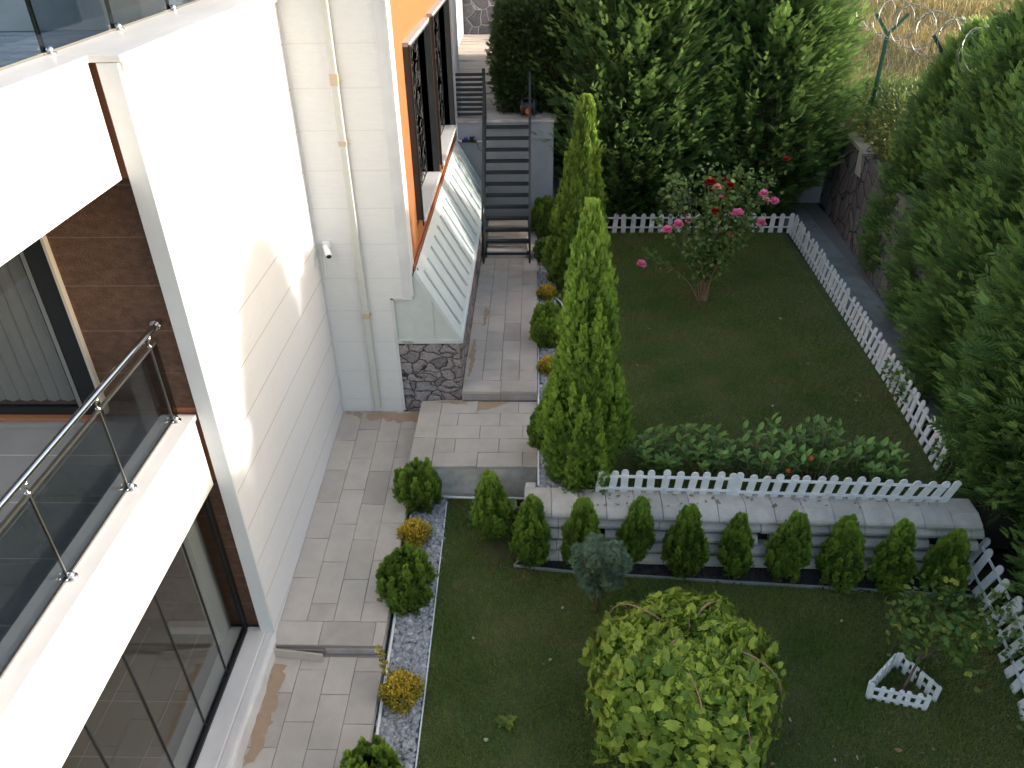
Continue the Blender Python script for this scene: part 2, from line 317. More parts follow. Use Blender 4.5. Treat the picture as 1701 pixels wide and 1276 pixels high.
# ------------------------------------------------------------------ plants
SRC = {}
def cypress(name, h, r, label, group, loc, rz, m_='cypress_leaf', nb=420, base=0.15, seed=0, lean=(0, 0), fs=0.30, prof=None):
    """big Leyland-type conifer: swept branches ending in feathery plumes"""
    root = thing(name, label, 'tree', loc, rz, group)
    if seed in SRC:            # same mesh data, own objects, own size
        h0, r0, ms = SRC[seed]; root.scale = (r / r0, r / r0, h / h0)
        for me in ms: o = bpy.data.objects.new(me.name.split('.')[0], me); C.objects.link(o); o.parent = root
        return root
    prof = prof or (lambda t: (1 - t) ** 0.5 * (0.85 + 0.15 * math.sin(3.0 * t + 0.6)))
    t = U(0, 1, nb) ** 1.15; hb = base + (h - base) * t; az = np.arange(nb) * 2.39996 + U(-.3, .3, nb)
    rr = np.array([prof(x) for x in t]) * r * U(0.82, 1.12, nb)
    out = np.stack([np.cos(az), np.sin(az), np.zeros(nb)], -1); rise = 0.45 + 0.75 * t + U(-.15, .2, nb)
    k = 34; parts = []
    u = np.linspace(0.25, 1.0, k)
    P = []; D = []; N = []; S = []; T = []
    brt = U(-0.08, 0.16, nb)
    for i in range(nb):
        o = out[i]; L = max(rr[i], 0.25); side = np.array([-o[1], o[0], 0])
        uu = u + U(-.02, .02, k); curve = uu ** 1.5
        z0 = hb[i] - rise[i] * L * 0.55
        p = o[None] * (L * uu)[:, None] + side[None] * (L * 0.18 * math.sin(i) * uu ** 2)[:, None]
        p[:, 2] = np.maximum(z0 + rise[i] * L * curve, 0.05)
        sg = np.where(np.arange(k) % 2 == 0, 1.0, -1.0)
        fwd = o[None] + np.array([0, 0, 1.0])[None] * (rise[i] * (0.35 + uu))[:, None]
        d = norm(fwd) * 0.85 + side[None] * (sg * (0.75 - 0.55 * uu))[:, None] + rnd(k, 0.16)
        d[-1] = fwd[-1]
        n = np.array([0, 0, 1.0])[None] * 0.8 - o[None] * 0.4 + rnd(k, 0.38)
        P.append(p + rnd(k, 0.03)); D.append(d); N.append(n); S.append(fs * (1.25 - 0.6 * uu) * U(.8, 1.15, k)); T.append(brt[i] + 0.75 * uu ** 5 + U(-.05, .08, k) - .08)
    P = np.concatenate(P); D = np.concatenate(D); N = np.concatenate(N); S = np.concatenate(S); T = np.concatenate(T)
    V, F, TT = scatter(FROND, P, frames(D, N), S, T)
    # thinner inner growth that closes the crown
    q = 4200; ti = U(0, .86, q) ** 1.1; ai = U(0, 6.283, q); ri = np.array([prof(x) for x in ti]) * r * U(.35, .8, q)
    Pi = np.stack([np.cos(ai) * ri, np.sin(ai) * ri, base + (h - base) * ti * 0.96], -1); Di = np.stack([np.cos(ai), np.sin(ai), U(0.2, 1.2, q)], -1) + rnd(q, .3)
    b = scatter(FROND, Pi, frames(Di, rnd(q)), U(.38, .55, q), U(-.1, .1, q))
    V, F, TT = join([(V, F, TT), b])
    V[:, 0] += lean[0] * (V[:, 2] / h) ** 2; V[:, 1] += lean[1] * (V[:, 2] / h) ** 2
    cro = bigmesh('crown', V, F, TT, m_, root)
    tr = MB(); tr.tube([(0, 0, -0.1), (0.01, 0, h * .4), (lean[0] * .7, lean[1] * .7, h * .85)], [0.11, 0.07, 0.02], 8)
    for i in range(0, nb, 6):
        o = out[i]; L = rr[i] * .6; zz = max(hb[i] - rise[i] * rr[i] * .55, .1); tr.tube([(0, 0, zz), (o[0] * L, o[1] * L, zz + rise[i] * L * .5)], [.02, .006], 4, caps=False)
    SRC[seed] = (h, r, [cro.data, child(tr, 'trunk', 'bark', root).data])
    return root

def conifer(name, h, r, label, cat, group, loc, prof, m_='thuja_leaf', n=3000, fs=0.11, clumps=60, clump_amp=0.16, up=1.6, rz=0, tip=0.35, trunk=True, seed=0, split=0.0):
    """dense arborvitae: upright flat sprays gathered in flame-shaped clumps"""
    root = thing(name, label, cat, loc, rz, group)
    root.rotation_euler = (random.gauss(0, .03), random.gauss(0, .03), rz); dt = random.uniform(-.07, .09)
    # clump directions on the surface
    ct = U(0.0, 1.0, clumps) ** 0.9; ca = np.arange(clumps) * 2.39996 + U(-.3, .3, clumps)
    cr = np.array([prof(x) for x in ct]) * r
    C0 = np.stack([np.cos(ca) * cr * 0.86, np.sin(ca) * cr * 0.86, ct * h], -1)
    per = n // clumps; P = []; D = []; N = []; T = []; S = []
    csz = clump_amp * h ** 0.5 * (0.7 + 0.6 * U(0, 1, clumps))
    for i in range(clumps):
        o = np.array([math.cos(ca[i]), math.sin(ca[i]), 0.0]); a = rnd(per, 0.30); s = csz[i]
        hh = U(-1, 1, per); wd = np.clip(1 - (hh * 0.5 + 0.5) ** 1.6, 0.08, 1)
        p = C0[i][None] + np.stack([a[:, 0] * s * wd, a[:, 1] * s * wd, hh * s * 1.5], -1) + o[None] * (s * 0.30 * (1 - np.abs(hh)))[:, None]
        p[:, 2] = np.clip(p[:, 2], 0.02, h * 1.02)
        d = np.array([0, 0, up])[None] + o[None] * (0.55 * (1 - ct[i]) + .1) + rnd(per, 0.28)
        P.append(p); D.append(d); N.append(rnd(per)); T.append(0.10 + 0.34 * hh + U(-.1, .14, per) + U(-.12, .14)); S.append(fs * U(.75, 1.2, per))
    # even cover between the clumps
    q = n // 3; ti = U(0, 1, q) ** 0.85; ai = U(0, 6.283, q); wob = 1 + .07 * np.sin(ai * 5 + ti * 9) + .05 * np.sin(ai * 9 - ti * 21)
    ri = np.array([prof(x) for x in ti]) * r * U(.5, 0.86, q) * wob
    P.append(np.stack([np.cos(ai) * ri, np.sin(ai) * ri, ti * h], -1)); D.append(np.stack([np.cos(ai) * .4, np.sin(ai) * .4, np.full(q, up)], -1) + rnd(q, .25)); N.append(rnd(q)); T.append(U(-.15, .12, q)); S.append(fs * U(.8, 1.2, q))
    P = np.concatenate(P); V, F, TT = scatter(FROND_S, P, frames(np.concatenate(D), np.concatenate(N)), np.concatenate(S), np.concatenate(T) + dt)
    # solid inner foliage
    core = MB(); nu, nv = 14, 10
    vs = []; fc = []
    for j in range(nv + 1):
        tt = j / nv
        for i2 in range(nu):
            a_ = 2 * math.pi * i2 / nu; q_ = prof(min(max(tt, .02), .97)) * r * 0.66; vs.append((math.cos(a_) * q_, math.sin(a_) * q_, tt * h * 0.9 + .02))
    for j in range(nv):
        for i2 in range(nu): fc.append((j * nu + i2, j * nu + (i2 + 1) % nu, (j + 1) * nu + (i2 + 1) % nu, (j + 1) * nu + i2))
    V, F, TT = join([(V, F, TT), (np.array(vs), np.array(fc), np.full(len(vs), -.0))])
    bigmesh('crown', V, F, TT, m_, root)
    if trunk: child(MB().tube([(0, 0, -.08), (0, 0, h * .5)], [0.03, .015], 6), 'trunk', 'bark', root)
    return root
P_CONE = lambda t: (min(t / 0.14, 1) ** .5) * (1 - t) ** 0.72 + 0.02
P_EGG = lambda t: math.sqrt(max(0.0, 1 - ((t - 0.42) / (0.60 if t > .42 else .50)) ** 2)) ** 0.9
P_DROP = lambda t: (min((t + .02) / 0.32, 1) ** .6) * (1 - t) ** 0.74 * 1.1 + 0.012

def leafball(name, label, cat, group, loc, n, prof_pts, tpl, ls, m_, tint=(0, .5), stems=None, outw=1.0, up=0.5, part='foliage', stemmat='twig', rz=0, core=0.0):
    """shrub: leaves around given blob centres; prof_pts = [(x,y,z,r,weight)]"""
    root = thing(name, label, cat, loc, rz, group); P = []; D = []; T = []
    wsum = sum(p[4] for p in prof_pts)
    for x, y, z, r_, wt in prof_pts:
        k = int(n * wt / wsum); d = norm(rnd(k)); rad = r_ * U(.35, 1.0, k) ** 0.5 * U(.9, 1.1, k)
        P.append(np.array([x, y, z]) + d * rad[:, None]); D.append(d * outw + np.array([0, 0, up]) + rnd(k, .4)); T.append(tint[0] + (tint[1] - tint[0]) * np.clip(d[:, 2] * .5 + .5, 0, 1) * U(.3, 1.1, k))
    P = np.concatenate(P); P[:, 2] = np.maximum(P[:, 2], .02); V, F, TT = scatter(tpl, P, frames(np.concatenate(D), rnd(len(P), .5) + np.array([0, 0, 1.])), ls * U(.65, 1.2, len(P)), np.concatenate(T))
    bigmesh(part, V, F, TT, m_, root)
    if stems:
        s = MB()
        for pts, rad in stems: s.tube(pts, rad, 5, caps=False)
        child(s, 'stem', stemmat, root, smooth=True)
    return root

# ------------------------------------------------------------------ ground
def gz(y): return -0.32 + 0.1 * (max(min(y, 7.9), 3.0) - 4)        # lower garden rises gently northwards
def sheet(name, x0, x1, ys, zf, m_, nx=1):
    mb = MB()
    for i in range(len(ys) - 1):
        mb.add([(x0, ys[i], zf(ys[i])), (x1, ys[i], zf(ys[i])), (x1, ys[i + 1], zf(ys[i + 1])), (x0, ys[i + 1], zf(ys[i + 1]))], [(0, 1, 2, 3)])
    return struct(mb.build(name, m_))
sheet('ground', -60, 60, [-40, 3.0, 7.9, 9.6], lambda y: gz(y) - .12, 'soil')
sheet('lawn', -1.18, 5.6, [-4, 3.0, 4, 5, 6, 6.75], gz, 'turf')
b = MB(); b.add([(-1.18, 6.74, gz(6.74)), (-.3, 6.74, gz(6.74)), (-.3, 7.84, gz(7.84)), (-1.18, 7.84, gz(7.84))], [(0, 1, 2, 3)]); struct(b.build('lawn', 'turf'))
b = MB(); b.add([(-.3, 6.70, gz(6.7)), (0.0, 6.70, gz(6.7)), (0, 7.84, gz(7.84)), (-.3, 7.84, gz(7.84))], [(0, 1, 2, 3)]); struct(b.build('flower_bed', 'soil'))
ZU = 0.65
b = MB(); b.box(0.37, 5.3, 7.15, 15.95, ZU - .5, ZU); struct(b.build('lawn', 'turf'))
b = MB(); b.box(5.3, 30, 7.0, 17.6, ZU - .6, ZU - .03); b.box(0.37, 5.3, 15.95, 17.6, ZU - .6, ZU - .03); b.box(0.02, 0.37, 15.5, 17.6, ZU - .6, ZU - .03); struct(b.build('ground', 'soil'))
sheet('ground', 5.6, 14, [-4, 3.0, 5, 7.0], lambda y: gz(y) - .01, 'soil')

def pavers(name, x0, x1, y0, y1, zf, along='y', sw=.30, sl=.60, m_='paver', thick=.05, rows=None, jit=.0025, rot=None, seed=1, gap=.005):
    """running bond slabs as one sheet of separate stones over a joint bed"""
    rr = random.Random(seed); mb = MB(); a0, a1, c0, c1 = (y0, y1, x0, x1) if along == 'y' else (x0, x1, y0, y1)
    nc = max(1, round((c1 - c0) / sw)); cw = (c1 - c0) / nc
    for i in range(nc):
        s = a0 - (0 if i % 2 == 0 else sl * .5) - (rr.random() * .08 if i else 0)
        while s < a1 - 1e-6:
            e = min(s + sl, a1); ss = max(s, a0)
            if e - ss > .04:
                g = gap / 2; u0, u1, v0, v1 = ss + g, e - g, c0 + i * cw + g, c0 + (i + 1) * cw - g
                q = [(v0, u0), (v1, u0), (v1, u1), (v0, u1)] if along == 'y' else [(u0, v0), (u1, v0), (u1, v1), (u0, v1)]
                dz = rr.uniform(-jit, jit); t = rr.choice([0, 0, .15, .3, .5, .75]) * rr.random()
                tq = rr.uniform(-.0015, .0015)
                ca = .004; cxm = (q[0][0] + q[2][0]) / 2; cym = (q[0][1] + q[2][1]) / 2
                ins = [(x + (ca if x < cxm else -ca), y + (ca if y < cym else -ca)) for x, y in q]
                lo = [(x, y, zf(x, y) - thick) for x, y in q]; mi = [(x, y, zf(x, y) + dz - ca + tq * (x - cxm) * 20) for x, y in q]; hi = [(x, y, zf(x, y) + dz + tq * (x - cxm) * 20) for x, y in ins]
                mb.add(lo + mi + hi, [(0, 1, 5, 4), (1, 2, 6, 5), (2, 3, 7, 6), (3, 0, 4, 7), (4, 5, 9, 8), (5, 6, 10, 9), (6, 7, 11, 10), (7, 4, 8, 11), (8, 9, 10, 11)], t)
            s += sl
    o = struct(mb.build(name, m_))
    return o
def bed(poly, zf, z0, m_='joint', name='path', off=.012):
    b = MB(); b.prism(poly, z0, lambda x, y: zf(x, y) - off); return struct(b.build(name, m_))
zr = lambda x, y: 0.0 + .095 * (y - 5.5)                # ramp
zl = lambda x, y: -.12 - .05 * (5.5 - y)                # lower path
XW = -2.9
pavers('path', XW + .0, -1.68, 5.8, 9.44, zr, seed=3)
pavers('path', XW - .1, -1.68, 5.5, 5.8, zr, along='x', sl=.6, seed=2)
bed([(XW - .1, 5.5), (-1.69, 5.5), (-1.69, 9.46), (XW - .1, 9.46)], zr, -.5)
b = MB(); b.prism([(-1.69, 5.52), (-1.685, 5.52), (-1.685, 9.4), (-1.69, 9.4)], -.5, lambda x, y: zr(x, y) - .05); struct(b.build('kerb', 'concrete'))
pavers('path', -2.88, -1.66, -1, 5.44, zl, seed=5)
bed([(-2.9, -1), (-1.67, -1), (-1.67, 5.5), (-2.9, 5.5)], zl, -.6)
b = MB(); b.box(-1.668, -1.655, -1, 5.46, -.6, -.20); struct(b.build('kerb', 'concrete'))
zd = lambda x, y: .60
pavers('path', -1.38, 0.02, 7.87, 9.38, zd, along='x', sl=.6, sw=.30, seed=11)
pavers('path', -1.69, -1.38, 7.87, 9.38, zd, along='y', sl=.62, sw=.31, seed=13)
b = MB(); b.prism([(-1.68, 7.885), (0.01, 7.885), (0.01, 9.6), (-1.68, 9.44)], -.4, .56); struct(b.build('landing', 'concrete'))
zu = lambda x, y: .75
pavers('path', -1.09, 0.02, 9.42, 9.72, zu, along='x', sl=.57, sw=.3, seed=17)
pavers('path', -1.09, 0.02, 9.72, 16.0, zu, along='y', sl=.6, sw=.28, seed=19)
b = MB(); b.box(-1.088, 0.012, 9.435, 16.2, 0, .737); struct(b.build('path', 'joint'))
b = MB(); b.box(-1.09, -.53, 9.405, 9.432, .60, .695); b.box(-.52, .012, 9.405, 9.432, .60, .695); struct(b.build('step', 'paver_grey'))
# step slabs at the foot of the ramp: one riser has come loose
b = MB(); b.box(-3.0, -2.33, 5.47, 5.492, -.12, -.055); struct(b.build('step', 'joint'))
b = MB(); b.box(-2.32, -1.69, 5.478, 5.499, -.12, -.048); struct(b.build('step', 'paver_grey'))
b = MB(); b.hexa([(-2.99, 5.44, -.115), (-2.33, 5.37, -.125), (-2.33, 5.395, -.13), (-2.99, 5.465, -.118)], [(-2.99, 5.455, -.02), (-2.33, 5.385, -.03), (-2.33, 5.41, -.032), (-2.99, 5.48, -.02)], .3)
tag(b.build('skirting_stone', 'paver'), 'loose pale stone riser slab leaning crooked against the step below the white wall', 'stone slab')
# mortar and sand smears
def blob(name, pts, zf, m_, n=40, rag=.035, seed=0):
    rr = random.Random(seed); P = []
    for i in range(len(pts)):
        a = pts[i]; c = pts[(i + 1) % len(pts)]; k = max(2, int(math.dist(a, c) / .05))
        for j in range(k):
            t = j / k; P.append((a[0] + (c[0] - a[0]) * t + rr.uniform(-rag, rag), a[1] + (c[1] - a[1]) * t + rr.uniform(-rag, rag)))
    b = MB(); b.add([(x, y, zf(x, y) + .0045) for x, y in P], [tuple(range(len(P)))]); return struct(b.build(name, m_))
blob('mortar_smear', [(-2.86, 9.41), (-2.5, 9.22), (-2.3, 9.28), (-2.0, 9.18), (-1.74, 9.2), (-1.74, 9.41)], zr, 'sand_mortar', seed=2)
blob('mortar_smear', [(-1.45, 9.36), (-1.0, 9.28), (-.85, 9.15), (-.65, 9.2), (-.4, 9.36), (-.9, 9.385)], zd, 'sand_mortar', seed=4, rag=.02)
blob('mortar_smear', [(-2.86, 5.33), (-2.72, 5.3), (-2.7, 4.7), (-2.74, 4.25), (-2.86, 4.2)], zl, 'sand_mortar', seed=5, rag=.025)
blob('mortar_smear', [(-1.03, 9.8), (-.98, 9.9), (-.96, 10.5), (-1.0, 11.0), (-1.05, 10.6)], zu, 'sand_mortar', seed=6, rag=.02)
blob('mortar_smear', [(-.9, 11.4), (-.84, 11.5), (-.82, 12.0), (-.9, 12.1)], zu, 'sand_mortar', seed=7, rag=.02)

# gravel strips
def gravel(x0, x1, y0, y1, zf, n, label=None):
    iv = np.array([(0, 0, 1), (0, 0, -1), (1, 0, 0), (-1, 0, 0), (0, 1, 0), (0, -1, 0)], float)
    tf = np.array([(0, 2, 4), (0, 4, 3), (0, 3, 5), (0, 5, 2), (1, 4, 2), (1, 3, 4), (1, 5, 3), (1, 2, 5)])
    # a chipped cube: 8 jittered corners
    cv = np.array([(x, y, z) for z in (-.5, .5) for y in (-.5, .5) for x in (-.5, .5)], float); cf = np.array([(0, 2, 3, 1), (4, 5, 7, 6), (0, 1, 5, 4), (2, 6, 7, 3), (0, 4, 6, 2), (1, 3, 7, 5)])
    parts = []
    for v in range(8):
        tv = cv * (1, .75, .55) + RNG.normal(0, .12, (8, 3)); tv[4:, :2] *= .72; k = n // 8
        X = U(x0 + .01, x1 - .01, k); Y = U(y0, y1, k); Z = np.array([zf(a) for a in Y]) + U(0, .03, k)
        s = .026 + .042 * U(0, 1, k) ** 1.6; ax = norm(rnd(k, 1) * (1, 1, .35)); 
        parts.append(scatter((tv, cf, np.zeros(8)), np.stack([X, Y, Z], -1), frames(ax, rnd(k, .5) + np.array([0, 0, 1.])), s * 1.25, np.where(U(0, 1, k) > .93, U(.6, 1, k), U(0, .45, k) ** 1.3)))
    V, F, T = join(parts); o = bigmesh('gravel', V, F, T, 'gravel'); o['kind'] = 'stuff'; return o
gravel(-1.63, -1.2, 3.2, 7.84, lambda y: gz(y) - .005, 5200)
b = MB(); b.add([(-1.66, -1, gz(-1) - .01), (-1.18, -1, gz(-1) - .01), (-1.18, 3, gz(3) - .01), (-1.18, 7.86, gz(7.86) - .01), (-1.66, 7.86, gz(7.86) - .01), (-1.66, 3, gz(3) - .01)], [(0, 1, 2, 5), (5, 2, 3, 4)]); struct(b.build('gravel_bed', 'joint'))
gravel(0.05, .36, 7.3, 15.4, lambda y: ZU - .02, 5200)
b = MB(); b.box(.012, .37, 7.28, 15.6, .2, ZU - .02); struct(b.build('gravel_bed', 'joint'))
# edgings and pipes
def strip(name, pts, w_, h_, m_, label, cat, group=None, tube=False):
    b = MB()
    if tube: b.tube(pts, w_, 8)
    else:
        for a, c in zip(pts[:-1], pts[1:]): b.bar(a, c, w_, h_)
    return tag(b.build(name, m_, smooth=tube), label, cat, group)
def gl(x, y, dz=0): return (x, y, gz(y) + dz)
strip('white_pipe', [gl(-1.60, 3.0, .05), gl(-1.607, 4.5, .05), gl(-1.625, 6.2, .06), gl(-1.64, 7.8, .07)], .017, 0, 'white_plastic', 'white plastic pipe running along the foot of the lower path beside the gravel', 'pipe', tube=True)
strip('white_pipe', [gl(-1.45, 7.80, .09), gl(-.9, 7.79, .07), gl(-.3, 7.78, .08), gl(-.02, 7.75, .09)], .017, 0, 'white_plastic', 'white plastic pipe lying along the foot of the grey landing wall', 'pipe', tube=True)
strip('garden_edging', [gl(-1.18, -1), gl(-1.18, 3), gl(-1.175, 5), gl(-1.19, 7.75)], .012, .07, 'white_plastic', 'thin white edging strip between the lower gravel and the lawn', 'edging')
strip('white_pipe', [(.032, 7.4, ZU + .03), (.036, 10, ZU + .035), (.03, 13, ZU + .03), (.035, 15.4, ZU + .03)], .013, 0, 'white_plastic', 'white plastic pipe along the right edge of the upper path', 'pipe', tube=True)
strip('garden_edging', [(.372, 7.3, ZU), (.37, 11, ZU), (.375, 15.5, ZU)], .012, .06, 'dark_cladding', 'dark edging strip between the upper gravel and the upper lawn', 'edging')
strip('garden_edging', [gl(-.06, 6.98, .015), gl(-.27, 6.72, .015), gl(0.6, 6.62, .015), gl(2.5, 6.50, .015), gl(5.15, 6.34, .015)], .014, .06, 'edging', 'grey green edging strip in front of the dark bed of small conifers', 'edging')
b = MB(); b.prism([(-.26, 6.71), (.6, 6.62), (2.5, 6.50), (5.2, 6.34), (5.2, 6.75), (0, 6.9)], -.3, lambda x, y: gz(y) + .012); struct(b.build('mulch_bed', 'mulch'))
X = U(-.2, 5.1, 1800); Y = U(6.3, 6.9, 1800)
ok = Y > 6.70 - .08 * X + .0; X = X[ok]; Y = Y[ok]; k = len(X)
V, F, T = scatter((np.array([(x, y, z) for z in (-.3, .3) for y in (-.4, .4) for x in (-.6, .6)]) + RNG.normal(0, .1, (8, 3)), np.array([(0, 2, 3, 1), (4, 5, 7, 6), (0, 1, 5, 4), (2, 6, 7, 3), (0, 4, 6, 2), (1, 3, 7, 5)]), np.zeros(8)), np.stack([X, Y, np.array([gz(y) for y in Y]) + .016], -1), frames(rnd(k), rnd(k)), U(.012, .035, k), U(0, .8, k))
o = bigmesh('mulch', V, F, T, 'mulch'); o['kind'] = 'stuff'
# needles and bare soil under the tall conifers and beds
def litter(cx, cy, r_, zf, n, m_='needles', nm='needle_litter'):
    k = n; a = U(0, 6.283, k); q = r_ * U(0, 1, k) ** .7; X = cx + np.cos(a) * q; Y = cy + np.sin(a) * q
    V, F, T = scatter(BLADE, np.stack([X, Y, np.array([zf(y) for y in Y]) + .008], -1), frames(rnd(k) * (1, 1, .15), rnd(k, .3) + np.array([0, 0, 1.])), U(.03, .08, k), U(-.2, .6, k))
    o = bigmesh(nm, V, F, T, m_); o['kind'] = 'stuff'
litter(.60, 7.5, .42, lambda y: ZU, 2200); litter(.72, 13.2, .6, lambda y: ZU, 2000); litter(-.5, 7.0, .3, gz, 350); litter(-.2, 6.6, .35, gz, 250)
litter(2.95, 12.5, .35, lambda y: ZU, 250)

# grass blades
def grass(regions, n, h=.045, mask=None):
    Xs = []; Ys = []; Zs = []
    tot = sum((r_[1] - r_[0]) * (r_[3] - r_[2]) for r_ in regions)
    for x0, x1, y0, y1, zf in regions:
        k = int(n * (x1 - x0) * (y1 - y0) / tot); X = U(x0, x1, k); Y = U(y0, y1, k); Xs.append(X); Ys.append(Y); Zs.append(np.array([zf(v) for v in Y]))
    X, Y, Z = map(np.concatenate, (Xs, Ys, Zs)); k = len(X)
    if mask is not None: ok = mask(X, Y); X, Y, Z = X[ok], Y[ok], Z[ok]; k = len(X)
    patch = .5 + .25 * np.sin(X * 2.1 + Y * 1.3) * np.sin(Y * 1.7 - X * .8 + 1) + .25 * np.sin(X * 5.3 - Y * 3.1) * np.sin(Y * 4.7 + X)
    d = np.array([0, 0, 1.0]) + rnd(k, .55)
    T = U(-.05, .25, k) + .55 * (1 - patch) - .12 + .45 * np.clip((X - 2.6) / 3, 0, 1) * U(0, 1, k)
    V, F, TT = scatter(BLADE, np.stack([X, Y, Z], -1), frames(d, rnd(k)), h * U(.5, 1.3, k) * (.75 + .5 * patch), T)
    o = bigmesh('grass', V, F, TT, 'grass_leaf'); o['kind'] = 'stuff'; return o
grass([(-1.17, 5.4, 3.3, 6.65, gz), (-1.17, -.28, 6.65, 7.8, gz)], 230000, mask=lambda X, Y: ((Y < 6.66 - .065 * X) | (X < -.28)) & (np.hypot(X + .5, Y - 6.95) > .22 * U(.6, 1.2, len(X))))
grass([(.39, 5.15, 7.35, 15.8, lambda y: ZU)], 260000, mask=lambda X, Y: (U(0, 1, len(X)) > .75 * np.clip((X - 3.0) / 2.2, 0, 1) * (.55 + .45 * np.sin(Y * 1.3 + X))) & (np.hypot(X - .6, Y - 7.5) > .4 * U(.6, 1.3, len(X))) & (np.hypot(X - .72, Y - 13.2) > .5 * U(.6, 1.2, len(X))))
# weeds and fallen leaves on the lawns
def fallen(n, reg, zf, seed=1):
    k = n; X = U(reg[0], reg[1], k); Y = U(reg[2], reg[3], k)
    V, F, T = scatter(LEAF_ROUND, np.stack([X, Y, np.array([zf(v) for v in Y]) + .03], -1), frames(rnd(k) * (1, 1, .3), rnd(k, .35) + np.array([0, 0, 1.])), U(.018, .05, k), U(-.3, .8, k))
    o = bigmesh('fallen_leaves', V, F, T, 'dead_leaf'); o['kind'] = 'stuff'
fallen(26, (-.9, 5, 3.6, 6.4), gz); fallen(40, (2.2, 4.3, 3.7, 4.6), gz); fallen(40, (.6, 5, 8, 15.5), lambda y: ZU); fallen(60, (0.5, 5, 7.0, 7.22), lambda y: .68)
def weed(x, y, z, s, label, m_='laurel_leaf', n=22):
    a = U(0, 6.283, n); d = np.stack([np.cos(a), np.sin(a), U(.2, 1.0, n)], -1); V, F, T = scatter(LEAF_LONG, np.zeros((n, 3)) + np.array([0, 0, .01]) + rnd(n, s * .12) * (1, 1, .1), frames(d, np.zeros((n, 3)) + np.array([0, 0, 1.])), U(.5, 1.1, n) * s, U(.0, .6, n))
    o = bigmesh('weed', V, F, T, m_); o.location = (x, y, z); tag(o, label, 'weed')
weed(-.30, 4.75, gz(4.75), .11, 'tuft of pale weeds in the middle of the lower lawn', 'small_leaf', 40)
weed(-.78, 7.45, gz(7.45), .16, 'broad leaved weed in the grass corner below the landing wall', n=26)
weed(-.35, 7.62, gz(7.62), .20, 'leafy weed growing against the landing wall behind the round conifer', n=34)
weed(.42, 7.35, .66, .13, 'small green weed at the gravel end above the block wall', 'small_leaf', 30)
weed(1.0, 5.85, gz(5.8), .10, 'small dark weed near the foot of the grey-green mop-headed tree', n=14)

# ------------------------------------------------------------------ block retaining wall
rw = thing('retaining_wall', 'low stepped retaining wall of pale concrete blocks behind the row of small conifers', 'wall', (0, 0, 0))
fl = lambda x: 6.92 - .032 * (x + .1)          # front line of the cap
def row(name, z0, z1, yo, depth, bl, gaps, seed, capshape=False):
    rr = random.Random(seed); mb = MB(); x = -.14; k = 0
    while x < 5.2:
        L = bl * rr.uniform(.97, 1.03)
        if not (gaps and k % gaps == gaps - 1):
            x1 = min(x + L - .006, 5.24); y0 = fl(x) + yo; y1 = fl(x1) + yo; j = rr.uniform(-.006, .006); t = rr.uniform(0, .5); jz = rr.uniform(-.004, .004)
            if capshape: prof = [(0, .0), (0, z1 - z0 - .085), (.02, z1 - z0 - .06), (.14, z1 - z0 - .012), (.155, z1 - z0), (depth, z1 - z0), (depth, 0)]
            else: prof = [(.03, 0), (0, .025), (0, z1 - z0 - .06), (.055, z1 - z0), (depth, z1 - z0), (depth, 0)]
            a = [(x, y0 + j + p, z0 + q + jz) for p, q in prof]; c = [(x1, y1 + j + p, z0 + q + jz) for p, q in prof]; n = len(prof)
            mb.add(a + c, [tuple(range(n)), tuple(range(2 * n - 1, n - 1, -1))] + [(i, n + i, n + (i + 1) % n, (i + 1) % n) for i in range(n)], t); x += L
        else: x += .14
        k += 1
    mb.build(name, 'block', rw, loc=True, bevel=.004)
row('coping', .585, .705, 0, .42, .335, 0, 1, True)
row('block_course', .44, .565, -.02, .3, .40, 0, 2)
row('block_course', .285, .41, -.055, .3, .42, 3, 3)
row('block_course', .13, .255, -.085, .3, .40, 4, 4)
row('block_course', -.04, .105, -.115, .3, .42, 0, 5)
b = MB(); b.prism([(-.12, 7.02), (5.25, 6.84), (5.25, 7.2), (-.12, 7.32)], -.3, .58); child(b, 'backfill', 'soil', rw)
b = MB(); b.hexa([(-.15, 7.36, .5), (.0, 7.36, .5), (.0, 7.5, .5), (-.15, 7.5, .5)], [(-.13, 7.36, .69), (.0, 7.36, .69), (.0, 7.46, .69), (-.13, 7.46, .69)]); child(b, 'block', 'block', rw, bevel=.02)

